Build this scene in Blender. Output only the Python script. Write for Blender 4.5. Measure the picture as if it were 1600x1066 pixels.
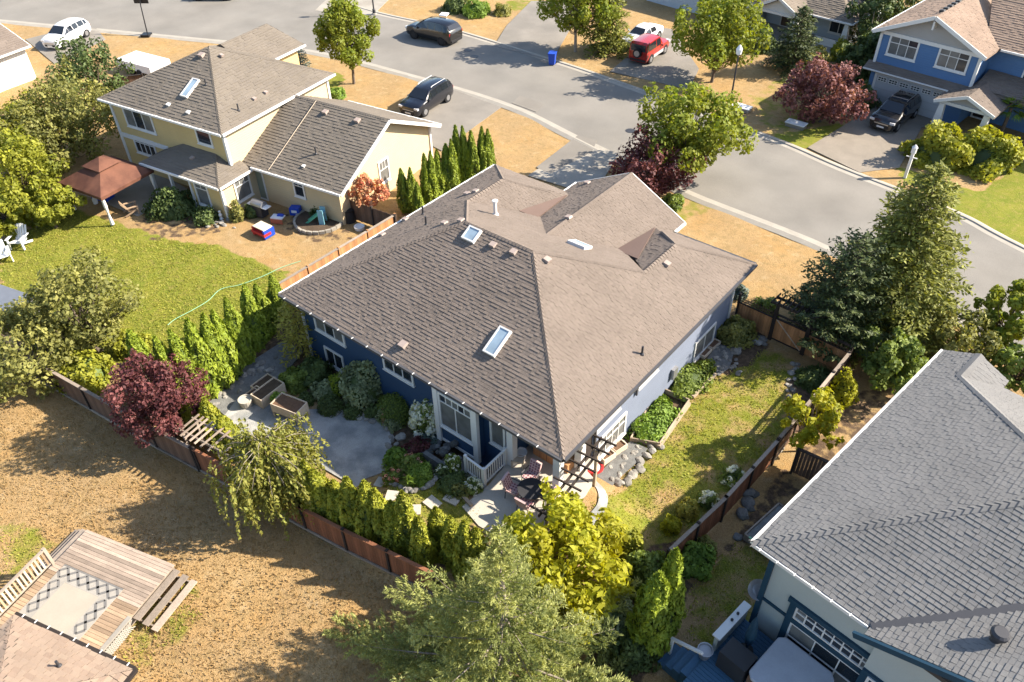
import bpy, math, random
import numpy as np
from mathutils import Vector, Matrix
R_=math.radians; random.seed(7); NP=np.random.default_rng(11)
for o in list(bpy.data.objects): bpy.data.objects.remove(o)
SC=bpy.context.scene; COL=SC.collection
# ---------------------------------------------------------------- camera, sky, sun, exposure
YAW,PIT,ROL=R_(129.69),R_(40.58),R_(-1.14); CAM=np.array([11.307,-16.5025,27.0])
_f=np.array([math.cos(YAW)*math.cos(PIT),math.sin(YAW)*math.cos(PIT),-math.sin(PIT)])
_r=np.array([math.sin(YAW),-math.cos(YAW),0.]); _u=np.cross(_r,_f)
CR=math.cos(ROL)*_r+math.sin(ROL)*_u; CU=-math.sin(ROL)*_r+math.cos(ROL)*_u; CF=_f
cd=bpy.data.cameras.new('camera'); cam=bpy.data.objects.new('camera',cd); COL.objects.link(cam)
cd.lens=28; cd.sensor_width=36; cd.sensor_fit='HORIZONTAL'; cd.clip_end=2000; cd.clip_start=.1
cam.matrix_world=Matrix([[CR[i],CU[i],-CF[i],CAM[i]] for i in range(3)]+[[0,0,0,1]])
SC.camera=cam
SUN_AZ,SUN_EL=R_(43),R_(35.5)      # azimuth of the sun from +x towards +y
w=bpy.data.worlds.new('World'); SC.world=w; w.use_nodes=True
nt=w.node_tree; bg=nt.nodes['Background']; sk=nt.nodes.new('ShaderNodeTexSky'); sk.sky_type='NISHITA'
sk.sun_disc=False; sk.sun_elevation=SUN_EL; sk.sun_rotation=math.pi/2-SUN_AZ; sk.air_density=1.0; sk.dust_density=1.0; sk.ozone_density=1.0
nt.links.new(sk.outputs[0],bg.inputs[0]); bg.inputs[1].default_value=.105
sl=bpy.data.lights.new('sun','SUN'); so=bpy.data.objects.new('sun',sl); COL.objects.link(so)
sl.energy=4.9; sl.angle=R_(.55); sl.color=(1,.9,.75)
so.rotation_euler=Vector((math.cos(SUN_EL)*math.cos(SUN_AZ),math.cos(SUN_EL)*math.sin(SUN_AZ),math.sin(SUN_EL))).to_track_quat('Z','Y').to_euler()
so.location=(20,20,60)
vs=SC.view_settings; vs.view_transform='Standard'; vs.look='None'; vs.exposure=1.56; vs.gamma=1; vs.use_curve_mapping=False
# ---------------------------------------------------------------- terrain and ray helpers
def sst(t): t=min(1,max(0,t)); return t*t*(3-2*t)
def th(x,y):      # raised terrace round the patio, otherwise level
    dx=(-5.2-x)/2.6 if x<-5.2 else ((x-.9)/2.4 if x>.9 else 0)
    dy=(-4.6-y)/2.2 if y<-4.6 else ((y-1.2)/2.0 if y>1.2 else 0)
    return 1.0*(1-sst(math.hypot(dx,dy)))
def ray(px,py): return CF*1244.4+CR*(px-800)+CU*(533-py)
def at(px,py,z=0.):           # point of the place seen there, at height z
    d=ray(px,py); t=(z-CAM[2])/d[2]; p=CAM+t*d; return (float(p[0]),float(p[1]),float(p[2]))
def G(px,py,dz=0.):           # point on the ground
    z=0.
    for _ in range(25):
        p=at(px,py,z); z=.5*z+.5*th(p[0],p[1])
    return (p[0],p[1],z+dz)
def proj(p):
    d=np.asarray(p,float)-CAM; z=d@CF; return 800+1244.4*(d@CR)/z, 533-1244.4*(d@CU)/z
# ---------------------------------------------------------------- objects
def obj(name,me,parent=None,loc=(0,0,0),rot=0):
    o=bpy.data.objects.new(name,me); COL.objects.link(o); o.location=loc
    o.rotation_euler=(0,0,rot) if not isinstance(rot,tuple) else rot
    if parent: o.parent=parent
    return o
def tag(o,label,cat,group=None):
    o['label']=label; o['category']=cat
    if group: o['group']=group
    return o
def thing(name,label,cat,loc=(0,0,0),rot=0,group=None): return tag(obj(name,None,None,loc,rot),label,cat,group)
def kind(o,k): o['kind']=k; return o
def copy_tree(o,parent=None):
    c=o.copy(); COL.objects.link(c); c.parent=parent
    for ch in list(o.children): copy_tree(ch,c)
    return c
class MB:
    def __init__(s): s.v=[];s.f=[];s.m=[];s.r=[]
    def face(s,pts,m=0,r=None):
        n=len(s.v); s.v+= [tuple(p) for p in pts]; s.f.append(tuple(range(n,n+len(pts)))); s.m.append(m); s.r.append(random.random() if r is None else r)
    def solid(s,v,f,m=0,r=None):
        n=len(s.v); s.v+=[tuple(p) for p in v]; r=random.random() if r is None else r
        for q in f: s.f.append(tuple(i+n for i in q)); s.m.append(m); s.r.append(r)
    def box(s,x0,x1,y0,y1,z0,z1,m=0,r=None):
        s.solid([(x,y,z) for z in (z0,z1) for y in (y0,y1) for x in (x0,x1)],[(0,2,3,1),(4,5,7,6),(0,1,5,4),(2,6,7,3),(0,4,6,2),(1,3,7,5)],m,r)
    def obox(s,o,u,v,n,du,dv,dn,m=0,r=None):   # box from corner o along unit vectors
        o,u,v,n=[np.asarray(q,float) for q in (o,u,v,n)]
        P=[o+a*du*u+b*dv*v+c*dn*n for c in (0,1) for b in (0,1) for a in (0,1)]
        s.solid(P,[(0,2,3,1),(4,5,7,6),(0,1,5,4),(2,6,7,3),(0,4,6,2),(1,3,7,5)],m,r)
    def bar(s,a,b,w,h=None,m=0,r=None):        # rectangular bar from a to b
        a,b=np.asarray(a,float),np.asarray(b,float); d=b-a; L=np.linalg.norm(d); d/=L; h=h or w
        up=np.array([0,0,1.]) if abs(d[2])<.95 else np.array([1.,0,0]); x=np.cross(d,up); x/=np.linalg.norm(x); y=np.cross(x,d)
        s.obox(a-x*w/2-y*h/2,d,x,y,L,w,h,m,r)
    def prism(s,poly,z0,z1,m=0,r=None):
        n=len(poly); a=sum(poly[i][0]*poly[(i+1)%n][1]-poly[(i+1)%n][0]*poly[i][1] for i in range(n))
        if a<0: poly=poly[::-1]
        g0=z0 if callable(z0) else (lambda x,y:z0); g1=z1 if callable(z1) else (lambda x,y:z1)
        s.solid([(p[0],p[1],g0(*p[:2])) for p in poly]+[(p[0],p[1],g1(*p[:2])) for p in poly],[tuple(range(n-1,-1,-1)),tuple(range(n,2*n))]+[(i,(i+1)%n,n+(i+1)%n,n+i) for i in range(n)],m,r)
    def tube(s,pts,rad,n=8,m=0,r=None,cap=True):
        pts=[np.asarray(p,float) for p in pts]; rad=rad if hasattr(rad,'__len__') else [rad]*len(pts); V=[];Fs=[]
        pv=None
        for i,p in enumerate(pts):
            d=(pts[min(i+1,len(pts)-1)]-pts[max(i-1,0)]); d/=np.linalg.norm(d)+1e-9
            if pv is None: pv=np.cross(d,[0,0,1.] if abs(d[2])<.9 else [1.,0,0])
            x=pv-d*(pv@d); x/=np.linalg.norm(x)+1e-9; pv=x; y=np.cross(d,x)
            V+=[p+rad[i]*(math.cos(2*math.pi*k/n)*x+math.sin(2*math.pi*k/n)*y) for k in range(n)]
        for i in range(len(pts)-1):
            for k in range(n): Fs.append((i*n+k,i*n+(k+1)%n,(i+1)*n+(k+1)%n,(i+1)*n+k))
        if cap: Fs+=[tuple(range(n-1,-1,-1)),tuple(range((len(pts)-1)*n,len(pts)*n))]
        s.solid(V,Fs,m,r)
    def lathe(s,prof,c=(0,0,0),n=16,m=0,r=None,sx=1,sy=1):
        V=[];Fs=[]
        for (rr,z) in prof: V+=[(c[0]+sx*rr*math.cos(2*math.pi*k/n),c[1]+sy*rr*math.sin(2*math.pi*k/n),c[2]+z) for k in range(n)]
        for i in range(len(prof)-1):
            for k in range(n): Fs.append((i*n+k,i*n+(k+1)%n,(i+1)*n+(k+1)%n,(i+1)*n+k))
        Fs+=[tuple(range(n-1,-1,-1)),tuple(range((len(prof)-1)*n,len(prof)*n))]
        s.solid(V,Fs,m,r)
    def grid(s,rows,m=0,close=False,r=None):       # rows of points -> quads
        n=len(rows[0]); V=[p for q in rows for p in q]; Fs=[]
        for i in range(len(rows)-1):
            for k in range(n if close else n-1): Fs.append((i*n+k,i*n+(k+1)%n,(i+1)*n+(k+1)%n,(i+1)*n+k))
        s.solid(V,Fs,m,r)
    def mesh(s,name,mats,smooth=False):
        me=bpy.data.meshes.new(name); me.from_pydata(s.v,[],s.f)
        for mt in (mats if isinstance(mats,(list,tuple)) else [mats]): me.materials.append(M[mt])
        me.polygons.foreach_set('material_index',s.m)
        a=me.attributes.new('rnd','FLOAT','FACE'); a.data.foreach_set('value',s.r)
        if smooth: me.polygons.foreach_set('use_smooth',[True]*len(s.f))
        me.update(); return me
    def build(s,name,mats,parent=None,loc=(0,0,0),rot=0,smooth=False): return obj(name,s.mesh(name,mats,smooth),parent,loc,rot)
def one(name,mats,parent,fn,*a,loc=(0,0,0),rot=0,smooth=False,**k):
    b=MB(); getattr(b,fn)(*a,**k); return b.build(name,mats,parent,loc,rot,smooth)
def quads_mesh(name,V,rnd,mats,mi=None,nv=4):     # fast mesh of loose quads/tris; V (n,nv,3)
    n=len(V); me=bpy.data.meshes.new(name); me.vertices.add(n*nv); me.vertices.foreach_set('co',np.ascontiguousarray(V,dtype=np.float32).ravel())
    me.loops.add(n*nv); me.loops.foreach_set('vertex_index',np.arange(n*nv,dtype=np.int32))
    me.polygons.add(n); me.polygons.foreach_set('loop_start',np.arange(0,n*nv,nv,dtype=np.int32))
    me.update(calc_edges=True)
    for mt in (mats if isinstance(mats,(list,tuple)) else [mats]): me.materials.append(M[mt])
    if mi is not None: me.polygons.foreach_set('material_index',mi.astype(np.int32))
    a=me.attributes.new('rnd','FLOAT','FACE'); a.data.foreach_set('value',rnd.astype(np.float32))
    return me
# ---------------------------------------------------------------- materials
M={}
def mk(name,col,rough=.85,var=.18,vs_=3.,fine=.15,fs=60.,bump=.0,bs=80.,ra=0.,spec=.3,metal=0.,col2=None,trans=0.,coat=0.,lap=0.,streak=None,huev=0.):
    m=bpy.data.materials.new(name); m.use_nodes=True; M[name]=m; t=m.node_tree; N=t.nodes; Lk=t.links; b=N['Principled BSDF']
    def nd(ty,**k):
        n=N.new(ty)
        for a,v in k.items(): setattr(n,a,v)
        return n
    geo=nd('ShaderNodeNewGeometry')
    def noise(sc,det=4,vec=None):
        n=nd('ShaderNodeTexNoise'); n.inputs['Scale'].default_value=sc; n.inputs['Detail'].default_value=det; Lk.new(vec or geo.outputs['Position'],n.inputs['Vector']); return n.outputs['Fac']
    def math_(op,a,c):
        n=nd('ShaderNodeMath',operation=op)
        for i,x in enumerate((a,c)):
            if isinstance(x,(int,float)): n.inputs[i].default_value=x
            else: Lk.new(x,n.inputs[i])
        return n.outputs[0]
    def lin(x,amp): return math_('ADD',math_('MULTIPLY',x,2*amp),1-amp)
    f=lin(noise(vs_),var*1.7)
    if fine: f=math_('MULTIPLY',f,lin(noise(fs,2),fine*1.7))
    at_=None
    if ra or huev:
        at_=nd('ShaderNodeAttribute',attribute_name='rnd').outputs['Fac']
    if ra: f=math_('MULTIPLY',f,lin(at_,ra))
    if streak:
        mp=nd('ShaderNodeMapping'); mp.inputs['Scale'].default_value=streak; tc=nd('ShaderNodeTexCoord'); Lk.new(tc.outputs['Object'],mp.inputs['Vector'])
        f=math_('MULTIPLY',f,lin(noise(1.,5,mp.outputs[0]),.35))
    base=nd('ShaderNodeRGB').outputs[0]; base.default_value=(*col,1)
    if col2 is not None:
        mx=nd('ShaderNodeMix',data_type='RGBA'); mx.inputs[6].default_value=(*col,1); mx.inputs[7].default_value=(*col2,1)
        if huev: Lk.new(at_,mx.inputs[0])
        else:
            rp=nd('ShaderNodeMapRange'); rp.inputs[1].default_value=.42; rp.inputs[2].default_value=.6; Lk.new(noise(vs_*.6,5),rp.inputs[0]); Lk.new(rp.outputs[0],mx.inputs[0])
        base=mx.outputs[2]
    vm=nd('ShaderNodeVectorMath',operation='SCALE'); Lk.new(base,vm.inputs[0]); Lk.new(f,vm.inputs['Scale']); Lk.new(vm.outputs[0],b.inputs['Base Color'])
    b.inputs['Roughness'].default_value=rough; b.inputs['Specular IOR Level'].default_value=spec; b.inputs['Metallic'].default_value=metal
    if coat: b.inputs['Coat Weight'].default_value=coat; b.inputs['Coat Roughness'].default_value=.08
    h=None
    if lap:      # lapped siding boards, fine relief
        sx=nd('ShaderNodeSeparateXYZ'); Lk.new(geo.outputs['Position'],sx.inputs[0])
        h=math_('FRACT',math_('MULTIPLY',sx.outputs[2],1/lap),0.)
        bp=nd('ShaderNodeBump',invert=True); bp.inputs['Strength'].default_value=.75; bp.inputs['Distance'].default_value=.03; Lk.new(h,bp.inputs['Height']); Lk.new(bp.outputs[0],b.inputs['Normal'])
    elif bump:
        bp=nd('ShaderNodeBump'); bp.inputs['Strength'].default_value=bump; bp.inputs['Distance'].default_value=.03; Lk.new(noise(bs,3),bp.inputs['Height']); Lk.new(bp.outputs[0],b.inputs['Normal'])
    if trans:    # thin leaves let light through
        tr=nd('ShaderNodeBsdfTranslucent'); mxs=nd('ShaderNodeMixShader'); mxs.inputs[0].default_value=trans
        g2=nd('ShaderNodeVectorMath',operation='MULTIPLY'); g2.inputs[1].default_value=(1.25,1.2,.5); Lk.new(vm.outputs[0],g2.inputs[0]); Lk.new(g2.outputs[0],tr.inputs[0])
        Lk.new(b.outputs[0],mxs.inputs[1]); Lk.new(tr.outputs[0],mxs.inputs[2]); Lk.new(mxs.outputs[0],N['Material Output'].inputs['Surface'])
    return m
mk('asphalt',(.185,.171,.151),.9,.2,.28,.16,30,bump=.25,bs=120,col2=(.178,.166,.148))
mk('asphalt_drive',(.17,.155,.135),.9,.12,.5,.16,25,bump=.3,bs=90,col2=(.21,.19,.165))
mk('kerb',(.30,.275,.235),.85,.12,1.2,.1,30,bump=.2)
mk('gutterpan',(.30,.28,.245),.85,.1,1,.1,30)
mk('concrete',(.30,.275,.235),.85,.12,.8,.12,25,bump=.2,col2=(.25,.225,.19))
mk('aggregate',(.22,.19,.155),.9,.14,1.,.3,45,bump=.5,bs=60)
mk('patio_concrete',(.40,.365,.31),.8,.1,1,.1,25,bump=.15)
mk('crushed_rock',(.235,.24,.235),.95,.16,1.6,.3,50,bump=.8,bs=50,col2=(.37,.36,.34))
mk('rock',(.235,.22,.195),.9,.3,4,.25,25,bump=.6,bs=20,ra=.35)
mk('rock_dark',(.13,.13,.125),.9,.3,4,.25,25,bump=.6,bs=20,ra=.4)
mk('soil',(.075,.052,.035),.95,.3,4,.3,40,bump=.8,bs=30)
mk('mulch',(.13,.075,.045),.95,.3,6,.3,40,bump=.8,bs=40)
for n,c,c2 in (('shingle_brown',(.19,.155,.13),(.145,.118,.10)),('shingle_grey',(.215,.21,.205),(.132,.130,.128)),('shingle_tan',(.20,.168,.135),(.15,.127,.104)),('shingle_yellowhouse',(.185,.158,.128),(.13,.112,.094)),('shingle_pink',(.27,.20,.155),(.21,.155,.12)),('shingle_worn',(.37,.28,.21),(.22,.16,.12))):
    mk(n,c,.95,.13,.55,.16,70,bump=.5,bs=140,ra=.20,spec=.15,col2=c2,huev=1)
mk('underlay',(.055,.048,.043),.95,.1,1,.1,30)
mk('membrane',(.125,.085,.07),.8,.06,1,.08,30)
mk('valley_metal',(.055,.055,.06),.55,.1,1,.05,20,spec=.4)
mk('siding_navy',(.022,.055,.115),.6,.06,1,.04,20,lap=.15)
mk('siding_navy_sunlit',(.155,.18,.24),.6,.06,1,.04,20,lap=.15)  # paler copy of the navy siding, sunlight put into the colour
mk('siding_yellow',(.50,.37,.17),.7,.06,1,.04,20,lap=.15)
mk('siding_cream',(.50,.395,.24),.7,.05,1,.04,20,lap=.15)  # garage walls, and the sunlit copy of the yellow siding
mk('siding_blue',(.075,.155,.30),.65,.06,1,.04,20,lap=.17)
mk('siding_sage',(.35,.385,.375),.75,.05,1,.03,20,lap=.0,bump=.15,bs=60)
mk('siding_white',(.60,.58,.54),.75,.05,1,.03,20,lap=.15)
mk('siding_paleblue',(.40,.45,.50),.75,.05,1,.03,20,lap=.15)
mk('gable_grey',(.33,.32,.31),.75,.06,1,.04,20,bump=.2)
mk('white_paint',(.62,.61,.59),.5,.04,2,.02,20)
mk('grey_paint',(.30,.30,.30),.6,.06,2,.04,20)
mk('dark_paint',(.03,.03,.032),.5,.1,2,.04,20)
mk('blue_trim',(.014,.045,.075),.55,.08,2,.04,20)
mk('blue_deck',(.04,.10,.17),.6,.12,2,.08,20)
mk('garage_door',(.42,.43,.45),.6,.04,1,.02,20)
mk('door_green',(.22,.24,.19),.6,.05,1,.02,20)
mk('glass',(.020,.026,.034),.06,.2,.7,0,1,spec=.6)
mk('glass_curtain',(.14,.14,.135),.12,.35,1.6,0,1,spec=.5)
mk('skylight_glass',(.26,.34,.41),.12,.3,1.2,0,1,spec=.5)
mk('metal_grey',(.32,.32,.33),.4,.08,3,.04,20,metal=.7)
mk('metal_dark',(.05,.05,.055),.45,.1,3,.04,20,metal=.3)
mk('vent_tan',(.30,.24,.21),.6,.08,3,.04,20)
mk('lamp_black',(.012,.012,.014),.4,.1,3,0,1)
for n,c,ss in (('wood_red',(.20,.083,.042),(14,14,1.2)),('wood_brown',(.135,.082,.055),(14,14,1.2)),('wood_grey',(.25,.205,.165),(14,14,1.2)),('wood_cedar',(.40,.20,.09),(14,14,1.2)),('wood_old',(.30,.235,.185),(2,14,14)),('wood_deck',(.29,.205,.135),(1.2,16,16)),('wood_dark',(.035,.026,.022),(8,8,8)),('wood_pale',(.50,.41,.31),(5,5,5)),('wood_timber',(.33,.26,.19),(3,3,3))):
    mk(n,c,.85,.12,2,.12,30,ra=.3,streak=ss)
mk('deck_white',(.27,.25,.22),.8,.15,2,.1,20,ra=.1)
mk('lattice_white',(.36,.345,.31),.7,.1,2,.05,20)
mk('bark',(.11,.085,.065),.95,.25,6,.2,30,bump=.8,bs=25)
mk('bark_pale',(.26,.22,.18),.95,.25,6,.2,30,bump=.6,bs=25)
mk('twig',(.17,.12,.08),.9,.2,6,.1,30)
def leaf(n,a,b,tr=.35,var=.2): mk(n,a,.65,var,.9,0,1,ra=.28,spec=.35,col2=b,huev=1,trans=tr)
leaf('leaf_maple',(0.260,0.273,0.029),(0.143,0.189,0.023),.45)
leaf('leaf_green',(0.098,0.150,0.027),(0.180,0.225,0.045))
leaf('leaf_apple',(0.130,0.143,0.036),(0.247,0.234,0.065),.35)
leaf('leaf_bright',(.17,.20,.018),(.26,.26,.028),.4)
leaf('leaf_plum',(0.075,0.018,0.022),(0.140,0.045,0.042),.25)
leaf('leaf_pinkplum',(0.150,0.045,0.050),(0.220,0.100,0.090),.25)
leaf('leaf_cedar',(.115,.185,.014),(.21,.245,.018),.15)
leaf('leaf_hedge',(.11,.155,.012),(.25,.24,.016),.12)
leaf('leaf_gold',(.39,.36,.014),(.27,.28,.018),.45)
leaf('leaf_spruce',(.19,.225,.06),(.31,.32,.11),.35)
leaf('leaf_fir',(.125,.145,.026),(.22,.225,.045),.3)
leaf('leaf_pine',(.048,.072,.024),(.085,.105,.032),.2)
leaf('leaf_bluespruce',(0.078,0.111,0.098),(0.117,0.156,0.130),.15)
leaf('leaf_weeping',(.27,.25,.05),(.16,.175,.035),.3)
leaf('leaf_goldspruce',(0.429,0.364,0.065),(0.260,0.247,0.039),.25)
leaf('leaf_dark',(0.048,0.077,0.022),(0.088,0.120,0.032),.2)
leaf('leaf_variegated',(.18,.22,.10),(.27,.30,.16),.3)
leaf('leaf_grassy',(0.117,0.208,0.026),(0.169,0.247,0.039),.3)
leaf('flower_white',(.85,.84,.76),(.78,.79,.68),.35)
leaf('flower_pink',(0.620,0.200,0.160),(0.700,0.420,0.300),.3)
leaf('flower_red',(.50,.10,.07),(.60,.42,.22),.3)
leaf('dry_blade',(0.360,0.235,0.100),(0.250,0.165,0.070),.3)
leaf('lawn_blade',(.23,.255,.035),(.33,.31,.06),.4)
for n,c in (('paint_black',(.005,.005,.006)),('paint_navy',(.006,.007,.012)),('paint_red',(.30,.012,.008)),('paint_white',(.62,.63,.66)),('paint_silver',(.38,.39,.41)),('paint_brown',(.009,.008,.009))):
    mk(n,c,.25,.03,1,0,1,spec=.5,coat=.7)
mk('car_glass',(.012,.015,.02),.04,.1,1,0,1,spec=.7)
mk('tyre',(.016,.016,.017),.85,.1,5,0,1)
mk('rim',(.42,.42,.43),.3,.1,5,0,1,metal=.8)
mk('headlamp',(.55,.56,.58),.15,.1,5,0,1,spec=.6)
mk('tail_lamp',(.30,.012,.012),.2,.1,5,0,1)
mk('plastic_black',(.02,.02,.022),.6,.1,5,0,1)
mk('plastic_blue',(.015,.06,.38),.45,.06,3,0,1)
mk('plastic_white',(.68,.68,.68),.5,.05,3,0,1)
mk('plastic_red',(.45,.03,.03),.45,.06,3,0,1)
mk('plastic_green',(.09,.36,.24),.45,.06,3,0,1)
mk('plastic_teal',(.20,.42,.50),.45,.06,3,0,1)
mk('canopy_rust',(.085,.034,.022),.8,.25,1.5,.1,30,col2=(.13,.055,.034))
mk('cloth_white',(.62,.60,.56),.9,.12,3,.05,20)
mk('cloth_grey',(.36,.37,.40),.8,.08,2,.05,20)
mk('cushion_pink',(.50,.34,.33),.9,.1,3,.05,20)
mk('cushion_purple',(.17,.045,.07),.9,.1,3,.05,20)
mk('terracotta',(.36,.13,.07),.8,.12,4,.05,20)
mk('rug_grey',(.14,.135,.13),.95,.1,3,.15,60)
mk('rug_pale',(.31,.275,.225),.95,.08,1.2,.1,50)
mk('hose_green',(.22,.42,.26),.6,.05,3,0,1)
mk('dirt',(.26,.185,.125),.95,.2,2,.2,30)
# ground: dry turf, watered turf, bare soil by vertex attributes
def ground_mat():
    m=bpy.data.materials.new('turf'); m.use_nodes=True; M['turf']=m; t=m.node_tree;N=t.nodes;L=t.links;b=N['Principled BSDF']
    geo=N.new('ShaderNodeNewGeometry')
    def noise(s,d=4,r=.55):
        n=N.new('ShaderNodeTexNoise'); n.inputs['Scale'].default_value=s;n.inputs['Detail'].default_value=d;n.inputs['Roughness'].default_value=r;L.new(geo.outputs['Position'],n.inputs['Vector']);return n.outputs['Fac']
    def mp(x,a,c,lo=0,hi=1):
        n=N.new('ShaderNodeMapRange'); n.inputs[1].default_value=a;n.inputs[2].default_value=c;n.inputs[3].default_value=lo;n.inputs[4].default_value=hi;L.new(x,n.inputs[0]);return n.outputs[0]
    def mix(f,a,c):
        n=N.new('ShaderNodeMix'); n.data_type='RGBA'
        if isinstance(f,float): n.inputs[0].default_value=f
        else: L.new(f,n.inputs[0])
        for i,x in ((6,a),(7,c)):
            if isinstance(x,tuple): n.inputs[i].default_value=(*x,1)
            else: L.new(x,n.inputs[i])
        return n.outputs[2]
    def ma(op,a,c):
        n=N.new('ShaderNodeMath'); n.operation=op
        for i,x in enumerate((a,c)):
            if isinstance(x,(int,float)): n.inputs[i].default_value=x
            else: L.new(x,n.inputs[i])
        return n.outputs[0]
    def att(s): n=N.new('ShaderNodeAttribute'); n.attribute_name=s; return n.outputs['Fac']
    dry=mix(mp(noise(.55,5),.35,.68),(.36,.245,.118),(.345,.212,.086))
    dry=mix(mp(noise(.22,5,.6),.42,.62,0,.7),dry,(.29,.20,.105))
    dry=mix(mp(noise(2.3,6,.65),.48,.66,0,.8),dry,(.25,.175,.08))
    dry=mix(mp(noise(1.3,6,.7),.55,.7,0,.55),dry,(.42,.32,.19))
    dry=mix(mp(noise(5.5,4,.65),.58,.70,0,.6),dry,(.17,.12,.055))
    grn=mix(mp(noise(.7,5),.35,.65),(.195,.195,.03),(.14,.165,.022))
    grn=mix(mp(noise(3,6,.65),.48,.68,0,.75),grn,(.25,.205,.06))
    g=ma('ADD',att('green'),mp(noise(.9,6),.3,.7,-.34,.34))
    col=mix(mp(g,.32,.68),dry,grn)
    so=mix(mp(noise(5,4),.4,.65),(.085,.058,.038),(.14,.095,.06))
    s=ma('ADD',att('soil'),mp(noise(2.,5),.3,.7,-.3,.3)); col=mix(mp(s,.4,.6),col,so)
    f=ma('MULTIPLY',mp(noise(22,3,.7),.25,.75,.62,1.38),mp(noise(75,2),.2,.8,.75,1.25))
    sc=N.new('ShaderNodeVectorMath'); sc.operation='SCALE'; L.new(col,sc.inputs[0]); L.new(f,sc.inputs['Scale']); L.new(sc.outputs[0],b.inputs['Base Color'])
    b.inputs['Roughness'].default_value=.95; b.inputs['Specular IOR Level'].default_value=.1
    bp=N.new('ShaderNodeBump'); bp.inputs['Strength'].default_value=.9; bp.inputs['Distance'].default_value=.06; L.new(noise(20,4,.7),bp.inputs['Height']); L.new(bp.outputs[0],b.inputs['Normal'])
ground_mat()
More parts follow.
